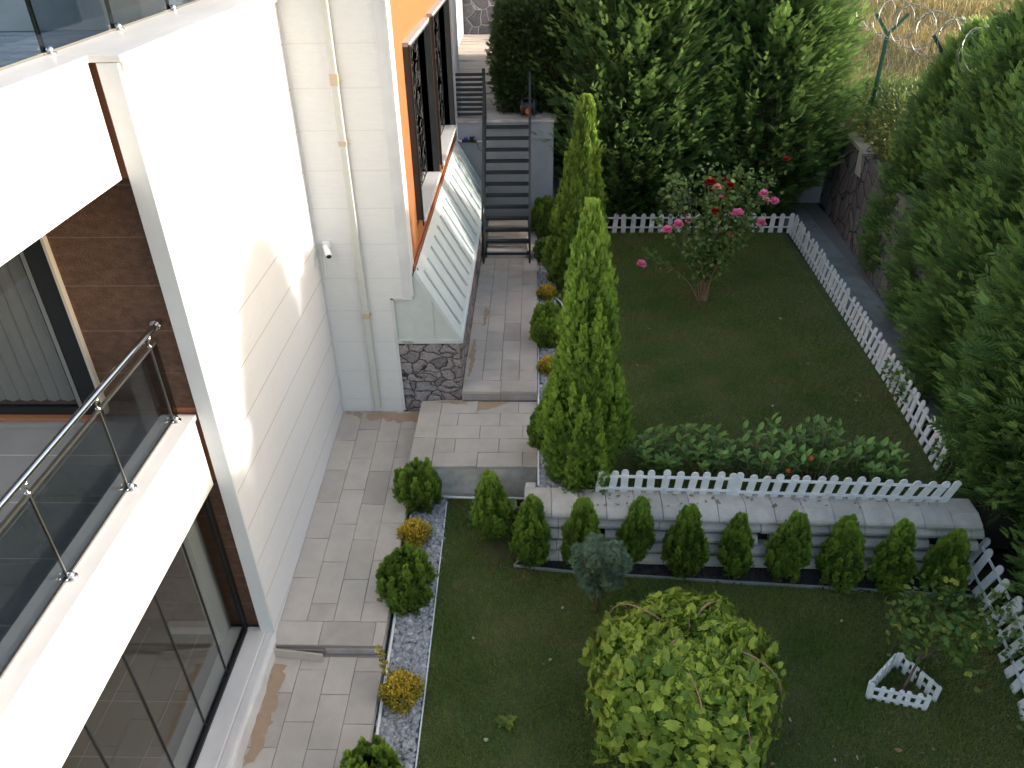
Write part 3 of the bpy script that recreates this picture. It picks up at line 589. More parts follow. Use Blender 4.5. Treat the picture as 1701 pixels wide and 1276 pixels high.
# ------------------------------------------------------------------ picket fences
def picket_mesh(wd, h, th=.018):
    pr = [(-wd / 2, 0), (wd / 2, 0), (wd / 2, h - wd / 2)] + [(wd / 2 * math.cos(a), h - wd / 2 + wd / 2 * math.sin(a)) for a in (math.radians(d) for d in (30, 60, 90, 120, 150))] + [(-wd / 2, h - wd / 2)]
    n = len(pr); b = MB(); b.add([(x, -th / 2, z) for x, z in pr] + [(x, th / 2, z) for x, z in pr], [tuple(range(n)), tuple(range(2 * n - 1, n - 1, -1))] + [(i, n + i, n + (i + 1) % n, (i + 1) % n) for i in range(n)])
    me = bpy.data.meshes.new('picket'); me.from_pydata(b.v, [], b.f); me.materials.append(M['white_paint']); return me
PK = {}
def picket_fence(label, runs, wd=.085, h=.42, pitch=.155, lean=0.0, railside=-1, zf=lambda x, y: ZU, group=None, wob=.045, rails=(.30, .78), tilt=None):
    root = thing('picket_fence', label, 'fence', (runs[0][0][0], runs[0][0][1], zf(*runs[0][0])), 0, group); O = Vector(root.location)
    key = (wd, h)
    if key not in PK: PK[key] = picket_mesh(wd, h)
    for a, c in runs:
        a = Vector((*a, 0)); c = Vector((*c, 0)); L = (c - a).length; d = (c - a) / L; ang = math.atan2(d.y, d.x); nrm = Vector((-d.y, d.x, 0)); n = max(2, int(L / pitch)); rb = MB()
        for i in range(n + 1):
            p = a + d * (L * i / n); p.z = zf(p.x, p.y) - .01; o = bpy.data.objects.new('picket', PK[key]); C.objects.link(o); o.parent = root
            fr = (tilt(p.x) if tilt else 0)
            o.matrix_local = Matrix.Translation(p - O + Vector((0, 0, random.uniform(-.006, .006)))) @ Matrix.Rotation(ang, 4, 'Z') @ Matrix.Rotation(lean + random.gauss(0, wob * .6), 4, 'X') @ Matrix.Rotation(fr + random.gauss(0, wob), 4, 'Y')
        for q in rails:
            for s0, s1 in ((0, .5), (.5, 1)):
                r0 = a + d * (L * s0 + .01); r1 = a + d * (L * s1 - .01); off = nrm * (railside * .018)
                up = lambda p: Vector((p.x, p.y, zf(p.x, p.y) + h * q * math.cos(lean))) + nrm * (-math.sin(lean) * h * q)
                r_ = MB(); r_.bar(up(r0) + off - O, up(r1) + off - O, .016, .035); child(r_, 'rail', 'white_paint', root)
    return root
gzf = lambda x, y: gz(y)
picket_fence('white picket fence along the far back edge of the upper lawn', [((.5, 15.75), (5.38, 15.72))], wd=.10, h=.44, pitch=.195)
picket_fence('long white picket fence down the right side of the upper lawn', [((5.38, 15.6), (5.30, 12.9)), ((5.30, 12.85), (5.22, 10.2)), ((5.22, 10.1), (5.08, 7.8))], wd=.097, h=.46, pitch=.17, lean=-.15, wob=.05, railside=-1)
picket_fence('white picket fence on top of the block wall in front of the leafy shrubs', [((.76, 7.28), (2.35, 7.235)), ((2.42, 7.22), (4.85, 7.12))], wd=.088, h=.44, pitch=.15, lean=.12, railside=-1, tilt=lambda x: .02 + .27 * (max(0, x - 2.0) / 2.9) ** 1.5)
picket_fence('white picket fence in the lower right corner below the big hedge trees', [((5.13, 6.75), (5.1, 6.0)), ((5.08, 5.92), (4.98, 5.0)), ((4.95, 4.9), (4.78, 3.6))], wd=.10, h=.54, pitch=.165, zf=gzf, lean=-.36, wob=.07, tilt=lambda x: .06)
picket_fence('small triangular white picket guard around the young tree on the lower lawn', [((3.48, 5.07), (4.00, 4.96)), ((4.14, 5.06), (3.89, 5.44)), ((3.86, 5.44), (3.47, 5.10))], wd=.048, h=.25, pitch=.078, zf=gzf, wob=.05, railside=-1)
# ------------------------------------------------------------------ the house
H = thing('house', 'modern white rendered house with orange and brown panelled walls, balconies and dark framed windows', 'house', (0, 0, 0))
def hp(mb, name, m_, parent=None, **k): return child(mb, name, m_, parent or H, **k)
YC = 5.63; XP = -3.04
b = MB(); b.box(-3.03, XW, YC + .004, 9.452, -.3, 5.985); hp(b, 'long_wall', 'white_panel')
b = MB(); b.box(-3.045, XW + .004, YC - .03, YC + .003, -.06, 6.0); hp(b, 'corner_trim', 'fin_metal')
b = MB(); b.box(-3.47, XW + .035, YC - .03, 12.0, 6.003, 6.05); b.box(-3.47, -3.085, 1.5, YC - .03, 6.003, 6.05)
hp(b, 'coping', 'marble', bevel=.006)
b = MB(); b.box(XW - .01, XW + .03, YC - .0, 9.45, 5.94, 6.0); hp(b, 'coping_trim', 'white_render')
# recessed wall facing south
b = MB(); b.box(-2.92, -1.985, 9.45, 9.7, 0, 6.5); b.box(-1.985, -1.70, 9.45, 9.7, 2.26, 6.5); hp(b, 'recess_wall', 'white_board')
b = MB(); b.box(-1.995, -1.955, 9.438, 9.452, .4, 2.26); b.box(-1.995, -1.70, 9.438, 9.452, 2.235, 2.262); b.box(-1.82, -1.695, 9.440, 9.452, 2.262, 6.5); b.box(-1.70, -1.672, 9.43, 9.7, 2.30, 6.5); hp(b, 'corner_trim', 'white_render')
b = MB(); b.box(-2.898, -2.870, 9.436, 9.452, .4, 6.3); hp(b, 'corner_trim', 'white_render')
# orange wall facing east, with two window openings
W1 = (10.40, 12.45, 3.05, 5.30); W2 = (12.95, 15.35, 3.05, 5.30)
def wall_open(x0, x1, y0, y1, z0, z1, holes, m_, name):
    b = MB(); ys = y0
    for a, c, d, e in holes: b.box(x0, x1, ys, a, z0, z1); b.box(x0, x1, a, c, z0, d); b.box(x0, x1, a, c, e, z1); ys = c
    b.box(x0, x1, ys, y1, z0, z1); return hp(b, name, m_)
wall_open(-1.95, -1.68, 9.703, 15.85, 2.62, 6.5, (W1, W2), 'orange_board', 'orange_wall')
b = MB(); b.box(-1.675, -1.655, 9.56, 15.85, 2.60, 2.66); hp(b, 'drip_edge', 'copper_paint')
b = MB(); b.box(-1.655, -1.640, 9.56, 15.85, 2.66, 2.675); b.box(-1.678, -1.60, 9.56, 9.6, 2.25, 2.64); hp(b, 'trim', 'copper_paint')
def scroll_grille(y0, y1, z0, z1, x):
    b = MB(); rr = random.Random(int(y0 * 10)); ny, nz = 4, 5
    for v in np.linspace(y0, y1, 4): b.bar((x, v, z0), (x, v, z1), .012, .012)
    for v in np.linspace(z0, z1, 4): b.bar((x, y0, v), (x, y1, v), .012, .012)
    for i in range(ny):
        for j in range(nz):
            cy = y0 + (y1 - y0) * (i + .5) / ny; cz = z0 + (z1 - z0) * (j + .5) / nz; sgn = 1 if (i + j) % 2 else -1; R0 = (z1 - z0) / nz * .52; ph = rr.uniform(0, 6.28)
            for q in (0, math.pi):
                pts = []
                for k in range(15):
                    t = k / 14; a = ph + q + sgn * t * 5.4; rad = R0 * (1 - .78 * t); pts.append((x, cy + rad * math.cos(a), cz + rad * math.sin(a) * 1.1))
                b.tube(pts, .009, 4, caps=False)
    return b
def window(W_, label):
    y0, y1, z0, z1 = W_; wroot = MB(); d = .05
    # outer surround, proud of the wall
    wroot.box(-1.90, -1.60, y0 - d, y0, z0 - .02, z1 + .0); wroot.box(-1.90, -1.60, y1, y1 + d, z0 - .02, z1 + .0); wroot.box(-1.90, -1.60, y0, y1, z1 - .03, z1 - .001)
    fr = hp(wroot, 'window', 'dark_cladding'); fr['label'] = label
    f = fr
    b = MB(); b.box(-1.92, -1.595, y0 - d - .01, y1 + d + .01, z1, z1 + .05); child(b, 'lintel_cap', 'grey_cap', f)
    b = MB(); b.box(-1.93, -1.57, y0, y1, z0 - .045, z0 + .004); b.box(-1.602, -1.56, y0 - d, y1 + d, z0 - .05, z0 - .023); child(b, 'sill', 'marble', f)
    b = MB()
    for a, c in ((y0, y0 + .07), (y1 - .07, y1), ((y0 + y1) / 2 - .04, (y0 + y1) / 2 + .04)): b.box(-1.925, -1.875, a, c, z0, z1)
    b.box(-1.925, -1.876, y0, y1, z0, z0 + .07); b.box(-1.925, -1.876, y0, y1, z1 - .07, z1); child(b, 'frame', 'dark_frame', f)
    b = MB(); b.box(-1.905, -1.897, y0 + .07, y1 - .07, z0 + .07, z1 - .07); child(b, 'pane', 'door_glass', f)
    b = MB(); b.box(-1.99, -1.985, y0, y1, z0, z1); child(b, 'blind', 'white_render', f)
    child(scroll_grille(y0 + .03, y1 - .03, z0 + .03, z1 - .03, -1.78), 'grille', 'dark_frame', f)
    b = MB(); b.box(-1.605, -1.585, y0 - d - .01, y0 - .012, z0 - .1, z1 + .02); child(b, 'trim', 'black_plastic', f); b = MB(); b.box(-1.605, -1.585, y1 + .012, y1 + d + .01, z0 - .02, z1 + .02); child(b, 'trim', 'black_plastic', f)
window(W1, 'nearer dark framed window with scrolled grille'); window(W2, 'farther dark framed window with scrolled grille')
# building beyond the orange wall
b = MB(); b.box(-4, -1.60, 15.853, 16.9, 2.98, 7.5); b.box(-6, -2.3, 16.9, 26.5, 2.98, 7.5); hp(b, 'white_wall', 'grey_wall')
b = MB(); b.box(-9, -1.96, 9.703, 15.85, 0, 6.6); b.box(-9, -3.06, 5.9, 9.7, 5.5, 5.90); hp(b, 'core_wall', 'white_render')
# downpipe with clips
dp = MB(); px = -2.31
def pipe_x(z): return -2.14 - .065 * (z - .44) / 5.5
dpts = [(-2.16, 9.40, z) for z in (.47, 1.7, 3.0, 4.4, 6.4)]
dp.box(-2.39, -2.31, 9.365, 9.435, .46, 6.5); d_o = hp(dp, 'downpipe', 'pipe_paint', bevel=.008)
for z in (1.98, 4.35, 5.05):
    b = MB(); b.box(-2.397, -2.303, 9.358, 9.448, z, z + (.13 if z != 4.35 else .06)); b.box(-2.303, -2.275, 9.40, 9.45, z + .03, z + .045); child(b, 'pipe_joint', 'pipe_clip', d_o)
b = MB(); b.box(-2.40, -2.30, 9.355, 9.45, 2.06, 2.12); child(b, 'pipe_joint', 'pipe_paint', d_o)
# stone clad plinth and metal lean-to roof
b = MB(); b.box(-1.985, -1.095, 9.47, 9.7, .2, 1.55); b.box(-1.30, -1.092, 9.70, 15.99, .5, 1.55); hp(b, 'stone_plinth', 'stone_cladding')
rf_lo = (-1.085, 1.57); rf_hi = (-1.655, 2.60); ry0, ry1 = 9.47, 15.9
b = MB(); t = .03
b.hexa([(rf_lo[0], ry0, rf_lo[1]), (rf_lo[0], ry1, rf_lo[1]), (rf_hi[0], ry1, rf_hi[1]), (rf_hi[0], ry0, rf_hi[1])], [(rf_lo[0] + .02, ry0, rf_lo[1] + t), (rf_lo[0] + .02, ry1, rf_lo[1] + t), (rf_hi[0] + .02, ry1, rf_hi[1] + t), (rf_hi[0] + .02, ry0, rf_hi[1] + t)])
roof = hp(b, 'metal_roof', 'metal_sheet'); b = MB()
up_ = Vector((1.03, 0, .57)).normalized()
for i in range(15):
    y = ry0 + .33 + i * .42; p0 = Vector((rf_lo[0] - .03, y, rf_lo[1] + .09)) + up_ * .04; p1 = Vector((rf_hi[0] + .08, y, rf_hi[1] - .10)) + up_ * .03; b.bar(p0, p1, .035, .03, up=up_)
child(b, 'standing_seams', 'metal_sheet', roof, bevel=.006)
b = MB(); b.box(-1.10, -1.04, ry0, ry1, 1.535, 1.60); b.bar((rf_lo[0] + .02, ry0 + .05, 1.62), (rf_hi[0] + .03, ry0 + .05, rf_hi[1] + .045), .13, .014, up=up_); child(b, 'flashing', 'metal_sheet', roof)
b = MB(); b.add([(-1.98, 9.475, 1.57), (-1.09, 9.475, 1.57), (-1.64, 9.475, 2.58), (-1.98, 9.475, 2.58)], [(0, 1, 2, 3)]); b.add([(-1.98, 9.49, 1.57), (-1.09, 9.49, 1.57), (-1.64, 9.49, 2.58), (-1.98, 9.49, 2.58)], [(3, 2, 1, 0)]); hp(b, 'gable_panel', 'pale_panel')
b = MB(); b.box(-1.99, -1.07, 9.435, 9.474, 1.55, 1.60); b.box(-1.45, -1.43, 9.46, 9.474, 1.60, 2.18); b.box(-1.965, -1.95, 9.455, 9.474, 1.6, 2.23); hp(b, 'panel_trim', 'pale_panel')
b = MB(); b.box(-1.90, -1.74, 9.430, 9.434, 1.565, 1.585); hp(b, 'bracket', 'steel_satin')

# brown wall at the end of the balconies, upper and lower parapets
b = MB(); b.box(-3.95, -3.032, 5.70, 5.90, -.15, 5.2); b.box(-9, -3.95, 5.70, 5.90, -.2, 3.0); b.box(-9, -3.95, 5.72, 5.9, 2.9, 6.0); hp(b, 'brown_wall', 'brown_tile')
b = MB(); b.box(-3.30, -3.033, 5.675, 5.698, 5.17, 6.0); hp(b, 'copper_band', 'copper_paint'); b = MB(); b.box(-3.30, -3.033, 5.675, 5.698, 2.21, 3.05); hp(b, 'copper_band', 'copper_paint')
ye = 5.60
b = MB(); b.box(-3.42, -3.10, 1.5, ye, 5.185, 6.0); b.box(-5.6, -3.42, 1.5, 5.69, 5.19, 5.85); hp(b, 'upper_parapet', 'white_render')
b = MB(); b.box(-3.38, -3.09, .5, ye, 2.21, 2.97); b.box(-6.4, -3.38, .5, 5.69, 2.22, 2.86); hp(b, 'lower_parapet', 'white_render')
b = MB(); b.box(-3.39, -3.07, .5, ye + .02, 2.973, 3.02); hp(b, 'coping', 'marble', bevel=.005)
b = MB(); b.box(-6.4, -3.392, .5, 5.69, 2.865, 2.95); hp(b, 'balcony_floor', 'floor_tile')
b = MB()
for y in (5.1, 4.5, 3.9, 3.3, 2.7): b.box(-6.4, -3.40, y, y + .006, 2.9501, 2.9515)
for x in (-4.0, -5.2, -6.4): b.box(x, x + .006, .5, 5.69, 2.9502, 2.952)
hp(b, 'tile_joints', 'grout')
# sliding door with vertical blinds
dr = MB(); dr.box(-4.10, -3.93, 5.655, 5.715, 3.03, 5.19); dr.box(-6.5, -3.93, 5.66, 5.715, 2.985, 3.06); door = hp(dr, 'sliding_door', 'dark_frame')
b = MB(); b.box(-3.93, -3.905, 5.645, 5.70, 3.0, 5.19); child(b, 'trim', 'grout', door)
b = MB(); b.box(-4.16, -4.10, 5.67, 5.71, 3.06, 5.19); b.box(-4.118, -4.108, 5.65, 5.67, 3.06, 5.19); child(b, 'sash', 'steel_satin', door)
b = MB(); b.box(-6.5, -4.16, 5.685, 5.69, 3.06, 5.19); child(b, 'pane', 'door_glass', door)
b = MB(); x = -4.20
while x > -6.5:
    b.add([(x, 5.712, 3.12), (x - .06, 5.702, 3.10), (x - .116, 5.700, 3.12), (x - .116, 5.700, 5.19), (x - .06, 5.702, 5.19), (x, 5.712, 5.19)], [(0, 1, 4, 5), (1, 2, 3, 4)]); x -= .128
child(b, 'blind', 'blinds', door)
b = MB(); b.box(-9, -3.93, 5.60, 5.655, 2.951, 2.985); child(b, 'threshold', 'copper_paint', door)
# glazed ground floor under the lower balcony
b = MB(); b.box(-3.42, -2.99, -3, 5.66, .02, .1); b.box(-2.99, -2.90, -3, 5.64, .01, .075); hp(b, 'marble_sill', 'marble', bevel=.01)
rr = random.Random(4); pts = [(-2.90, 5.62)] + [(-2.865 + rr.uniform(-.012, .012), 5.55 - i * .09) for i in range(70)] + [(-2.90, -.8)]
b = MB(); b.prism([(-2.935, -.8), *reversed(pts), (-2.935, 5.62)][::-1], -.25, lambda x, y: .055 if x < -2.89 else .02); hp(b, 'sill_edge', 'white_render')
b = MB(); b.box(-6.4, -3.42, -3, 5.69, -.1, .03); hp(b, 'room_floor', 'room_tile')
b = MB()
for y in (4.75, 4.15, 3.0): b.box(-9, -3.42, y, y + .006, .0301, .0315)
for x in (-3.75, -4.35, -5.0): b.box(x, x + .006, -3, 5.69, .0302, .032)
hp(b, 'tile_joints', 'grout')
b = MB(); b.box(-6.5, -6.4, .5, 5.69, .03, 2.2); hp(b, 'back_wall', 'white_render')
gp = MB(); gp.box(-3.25, -3.20, 5.60, 5.655, .1, 2.21); gp.box(-3.26, -3.19, -3, 5.6, .1, .135); gp.box(-3.26, -3.19, -3, 5.6, 2.16, 2.21); glz = hp(gp, 'glazing', 'dark_frame')
ys = [5.60, 5.03, 4.42, 3.82, 3.22, 2.6, 2.0]
for i in range(6):
    b = MB(); b.box(-3.229, -3.219, ys[i + 1] + .004, ys[i] - .004, .135, 2.16); child(b, 'pane', 'clear_glass', glz)
    b = MB(); b.box(-3.235, -3.213, ys[i + 1] - .009, ys[i + 1] + .003, .135, 2.16); child(b, 'mullion', 'dark_frame', glz)
b = MB(); b.box(-3.52, -3.42, 5.45, 5.69, .03, 2.2); b.box(-4.1, -3.6, 5.60, 5.69, .03, .14); hp(b, 'column', 'marble')
# railings
def railing(ypts, x, z, zt, parts, joints_dark, label, y_end):
    g = MB(); g.box(x - .012, x + .012, 1.5, y_end, z + .004, z + .018); rail = hp(g, 'glass_railing', 'steel_satin'); rail['label'] = label
    yy = [y_end] + list(ypts[1 if ypts[0] > y_end - .2 else 0:]) + [1.5]
    for a, c in zip(yy[:-1], yy[1:]):
        b = MB(); b.box(x - .005, x + .005, c + .006, a - .006, z + .018, zt - .012); child(b, 'pane', 'terrace_glass' if joints_dark else 'smoked_glass', rail)
    for y in ypts:
        b = MB(); b.sphere((x + .03, y, z + .028), .028, 14, 8); b.tube([(x + .03, y, z), (x + .03, y, z + .012)], .042, 16); child(b, 'knob', 'steel', rail, smooth=True)
        if joints_dark: b = MB(); b.box(x - .020, x - .008, y - .022, y + .022, z + .018, zt); child(b, 'post', 'dark_frame', rail)
        else: b = MB(); b.box(x - .009, x + .009, y - .006, y + .006, z + .018, zt - .01); child(b, 'post', 'steel_satin', rail)
    return rail
rl = railing([5.51, 4.60, 3.66, 2.7, 1.7], -3.235, 3.02, 3.78, None, False, 'glass railing of the lower balcony', 5.62)
b = MB(); b.box(-3.248, -3.222, 1.5, 5.64, 3.768, 3.79); child(b, 'flat_rail', 'steel_satin', rl)
b = MB(); b.tube([(-3.20, 1.5, 3.93), (-3.20, 5.62, 3.93)], .026, 20); b.tube([(-3.20, 5.62, 3.93), (-3.20, 5.632, 3.93)], .045, 20); b.tube([(-3.20, 5.632, 3.93), (-3.20, 5.70, 3.93)], .03, 20); child(b, 'handrail', 'steel', rl, smooth=False)
for y in (5.51, 4.60, 3.66, 2.7):
    b = MB(); b.tube([(-3.235, y, 3.785), (-3.235, y, 3.83), (-3.21, y, 3.90)], .010, 10); b.sphere((-3.225, y, 3.865), .019, 12, 8); b.tube([(-3.235, y, 3.785), (-3.235, y, 3.80)], .02, 12); child(b, 'bracket', 'steel', rl, smooth=True)
railing([5.67, 6.72, 7.84, 8.9, 4.55, 3.45, 2.3], -3.41, 6.05, 6.95, None, True, 'glass railing of the upper terrace', 9.6)
b = MB(); b.box(-5.6, -3.475, 1.5, 9.7, 5.905, 5.93); hp(b, 'terrace_floor', 'terrace_felt')
b = MB(); b.box(-6, -3.9, 7.55, 12, 5.935, 8.2); hp(b, 'upper_storey', 'white_render')
# security camera
cm = thing('security_camera', 'white bullet security camera with black lens on the white wall beside the downpipe', 'camera', (-2.76, 9.45, 3.05))
b = MB(); b.box(-.05, .05, -.03, 0, -.05, .05); b.tube([(0, -.03, 0), (0, -.07, -.01)], .02, 10); child(b, 'bracket', 'white_plastic', cm, bevel=.006)
b = MB(); b.tube([(0, -.07, .0), (.05, -.17, -.055), (.07, -.22, -.08)], [.036, .042, .044], 16); child(b, 'camera_body', 'white_plastic', cm, smooth=False)
b = MB(); b.tube([(.0702, -.2205, -.0802), (.073, -.228, -.084)], [.036, .030], 14); child(b, 'lens', 'black_plastic', cm)
cb = MB(); cb.tube([(-2.78, 9.44, 3.03), (-2.82, 9.44, 2.85), (-2.83, 9.44, 2.6)], .008, 6); tag(cb.build('cable', 'white_plastic'), 'thin white cable hanging down the wall from the security camera', 'cable')

# ------------------------------------------------------------------ terrace, stairs, far walls
b = MB(); b.box(-9, .35, 16.0, 17.62, 0, 2.93); b.box(.35, 6.9, 17.6, 17.9, 0, 2.93)
tag(b.build('terrace_wall', 'grey_wall'), 'pale grey rendered retaining wall under the upper terrace behind the stairs', 'wall')
b = MB(); b.box(-9, .4, 15.96, 30, 2.935, 2.975); b.box(.4, 6.6, 17.55, 30, 2.935, 2.975); struct(b.build('terrace', 'concrete'))
pavers('terrace_paving', -2.3, .3, 16.0, 26.4, lambda x, y: 3.0, along='x', sl=2.4, sw=.25, seed=23, m_='paver')
b = MB(); b.box(-6, 5, 26.6, 27.1, 2.9, 7.5); tag(b.build('stone_wall', 'stone_far'), 'dark grey stone clad wall with pale joints at the far end of the terrace', 'wall')
b = MB(); b.box(-1.10, -.98, 26.3, 26.42, 3.0, 5.8); b.box(-1.14, -.94, 26.26, 26.46, 3.0, 3.03); tag(b.build('red_post', 'red_paint'), 'slim red post standing before the far stone wall', 'post')
b = MB(); b.sphere((-1.15, 25.4, 3.05), .22, 12, 6, (1.3, .8, .35)); b.box(-1.35, -.95, 25.3, 25.5, 3.0, 3.06); tag(b.build('dark_bag', 'black_plastic', smooth=True), 'small dark bundle lying at the foot of the red post', 'bag')
# metal stairs
st = thing('metal_staircase', 'dark steel open tread staircase climbing from the upper path to the terrace', 'stairs', (-.58, 14.1, .75))
y0s, y1s, z0s, z1s = .05, 1.80, 0, 2.22; nst = 12
for i in range(nst):
    t = (i + .6) / nst; y = y0s + (y1s - y0s) * t; z = z0s + (z1s - z0s) * t
    b = MB(); b.box(-.43, .43, y - .015, y + .085, z - .02, z + .0); b.box(-.43, .43, y - .022, y - .015, z - .05, z + .004); child(b, 'tread', 'stairs_steel', st)
for sx in (-.45, .45):
    b = MB(); b.bar((sx, y0s - .05, -.02), (sx, y1s + .05, z1s + .02), .035, .10); child(b, 'stringer', 'stairs_steel', st)
    b = MB(); b.bar((sx, y0s - .18, .0), (sx, y0s - .18, .78), .035, .035); child(b, 'post', 'stairs_steel', st)
    b = MB(); b.bar((sx, y0s - .18, .78), (sx, y1s + .0, z1s + .90), .04, .035); child(b, 'handrail', 'stairs_steel', st)
    b = MB(); b.bar((sx, y1s, z1s), (sx, y1s, z1s + .95), .045, .045); child(b, 'post', 'stairs_steel', st)
    for q in (.33, .66):
        b = MB(); b.bar((sx, y0s + (y1s - y0s) * q, z0s + (z1s - z0s) * q), (sx, y0s + (y1s - y0s) * q, z0s + (z1s - z0s) * q + .85), .022, .022); child(b, 'post', 'stairs_steel', st)
b = MB()
for i, (za, zb, ya) in enumerate([(.15, .30, .42), (.0, .15, .12), (.30, .45, .72)]): b.box(-.40, .40, ya, ya + .33, 0, zb)
child(b, 'concrete_steps', 'paver', st, bevel=.01)
gt = thing('slatted_gate', 'dark metal railing panel of horizontal slats at the terrace edge left of the stairs', 'gate', (-1.34, 16.04, 3.0))
for sx in (-.34, .30):
    b = MB(); b.box(sx - .03, sx + .03, -.03, .03, -.05, .92); b.sphere((sx, 0, .93), .035, 8, 6); child(b, 'post', 'stairs_steel', gt)
for i in range(9):
    b = MB(); b.box(-.31, .27, -.012, .012, .06 + i * .095, .115 + i * .095); child(b, 'slat', 'stairs_steel', gt)
wp = thing('water_pipe', 'white water pipe with blue and black valve on the grey wall beside the stairs', 'pipe', (-1.62, 15.93, 2.62))
b = MB(); b.tube([(0, 0, .35), (0, 0, .0), (.04, -.02, -.03), (.62, -.02, -.05)], .018, 8); child(b, 'pipe', 'white_plastic', wp, smooth=True)
b = MB(); b.tube([(.10, -.02, -.032), (.40, -.02, -.045)], .030, 10); b.sphere((.30, -.02, -.0), .045, 8, 6); b.box(.26, .36, -.04, 0, .03, .05); child(b, 'valve', 'black_plastic', wp)
b = MB(); b.box(.14, .22, -.06, .01, -.01, .03); child(b, 'valve_handle', 'blue_plastic', wp)
b = MB(); b.tube([(.40, -.03, -.06), (.44, -.05, -.2), (.52, -.05, -.24), (.58, -.04, -.15)], .007, 6); child(b, 'hose_tail', 'black_plastic', wp, smooth=True)
hr = thing('hose_reel', 'small dark garden hose reel with orange hub at the head of the stairs', 'hose reel', (-.17, 16.25, 3.0))
b = MB(); b.tube([(-.14, 0, .16), (-.10, 0, .16)], .16, 16); b.tube([(.10, 0, .16), (.14, 0, .16)], .16, 16); b.tube([(-.1, 0, .16), (.1, 0, .16)], .10, 16); child(b, 'reel', 'dark_cladding', hr)
b = MB(); b.tube([(0, -.17, .12), (0, -.15, .12)], .06, 12); b.tube([(-.16, -.02, .16), (-.13, -.02, .16)], .05, 10); child(b, 'hub', 'orange_plastic', hr)
b = MB(); b.tube([(-.16, 0, .02), (-.16, .05, .30), (.0, .06, .33), (.16, .05, .30), (.16, 0, .02)], .010, 8); child(b, 'frame', 'dark_cladding', hr)
# white hose on the lawn
b = MB(); pts = [(.36, 12.55, .69), (.45, 12.35, .70), (.52, 11.9, .69), (.56, 11.45, .69), (.55, 11.0, .69), (.60, 10.6, .69), (.68, 10.3, .69)]
def smoothpts(p, n=6):
    o = []
    for i in range(len(p) - 1):
        a = Vector(p[max(i - 1, 0)]); b_ = Vector(p[i]); c = Vector(p[i + 1]); d = Vector(p[min(i + 2, len(p) - 1)])
        for k in range(n):
            t = k / n; o.append(.5 * ((2 * b_) + (c - a) * t + (2 * a - 5 * b_ + 4 * c - d) * t * t + (3 * b_ - a - 3 * c + d) * t ** 3))
    return o + [Vector(p[-1])]
b.tube(smoothpts(pts), .014, 8); b.tube(smoothpts([(.36, 12.0, .69), (.44, 11.95, .70), (.50, 11.75, .70), (.46, 11.52, .69), (.42, 11.45, .69), (.50, 11.44, .70), (.72, 11.45, .69)]), .013, 8)
tag(b.build('garden_hose', 'white_plastic', smooth=True), 'white looped garden hose on the upper lawn beside the gravel strip', 'hose')

# stone boundary wall, fence with razor coil, dry hillside
sw = thing('boundary_wall', 'tall stone clad boundary wall with pale coping behind the upper lawn', 'wall', (0, 0, 0))
wx = lambda y: 6.12 + .085 * (y - 12)
b = MB(); b.prism([(wx(9), 9), (wx(9) + .4, 9), (wx(17.6) + .4, 17.6), (wx(17.6), 17.6)], .3, lambda x, y: 2.42 if y > 12 else 2.42); child(b, 'stone_face', 'stone_dark', sw)
b = MB(); b.prism([(wx(15.5) - .03, 15.5), (wx(15.5) + .42, 15.5), (wx(17.6) + .42, 17.6), (wx(17.6) - .03, 17.6)], 2.423, 2.50); b.hexa([(wx(15.3) - .02, 15.2, 2.0), (wx(15.3) + .40, 15.2, 2.0), (wx(15.3) + .42, 15.495, 2.0), (wx(15.3) - .02, 15.495, 2.0)], [(wx(15.3) + .02, 15.40, 2.50), (wx(15.3) + .40, 15.40, 2.50), (wx(15.3) + .42, 15.495, 2.5), (wx(15.3) - .02, 15.495, 2.5)]); child(b, 'coping', 'paver', sw, bevel=.01)
pavers('side_path', 5.42, 5.75, 9, 17.4, lambda x, y: .66, sl=.9, sw=.33, seed=31, m_='paver_grey')
pavers('side_path', 5.75, 6.12, 9, 17.4, lambda x, y: .66, sl=.9, sw=.37, seed=33, m_='paver_grey')
b = MB(); b.box(5.42, 6.5, 8.9, 17.5, .3, .648); struct(b.build('side_path', 'joint'))
fe = thing('security_fence', 'green mesh security fence on the boundary wall topped with coiled razor wire', 'fence', (6.75, 16.3, 2.5))
FB = lambda k: Vector((-.0 - .0 * k, -2.45 * k, 0))
fdir = Vector((.03, -2.45, 0))
for k in (-1, 0, 1, 2, 3):
    p = fdir * k; b = MB(); b.bar(p, p + Vector((0, 0, 1.95)), .055, .055); b.box(p.x - .07, p.x + .07, p.y - .07, p.y + .07, 0, .012); child(b, 'post', 'green_paint', fe)
    for s in (-1, 1):
        b = MB(); b.bar(p + Vector((0, 0, 1.93)), p + Vector((s * .30, 0, 2.30)), .045, .045); child(b, 'arm', 'green_paint', fe)
b = MB()
for k in (-1, 0, 1, 2):
    for i in range(49): p = fdir * (k + i / 49); b.bar(p + Vector((0, 0, .06)), p + Vector((0, 0, 1.85)), .004, .004)
    for i in range(19): z = .06 + i * .10; b.bar(fdir * k + Vector((0, 0, z)), fdir * (k + 1) + Vector((0, 0, z)), .005, .005)
child(b, 'mesh_panel', 'wire_green', fe)
pts = []; nloop = 34
for i in range(nloop * 16):
    t = i / 16; a = 2 * math.pi * t; R_ = .33 + .03 * math.sin(t * 2.1); p = fdir * (-1 + 4 * t / nloop) + Vector((0, .28 * math.sin(a * .5 + t), 2.22)); pts.append(p + Vector((R_ * math.cos(a), 0, R_ * math.sin(a))))
b = MB(); b.tube(pts, .006, 4); child(b, 'razor_coil', 'wire', fe)
b = MB(); n = 40
for i in range(n):
    for j in range(n): pass
gx = np.linspace(0, 1, 60); V = []; F = []
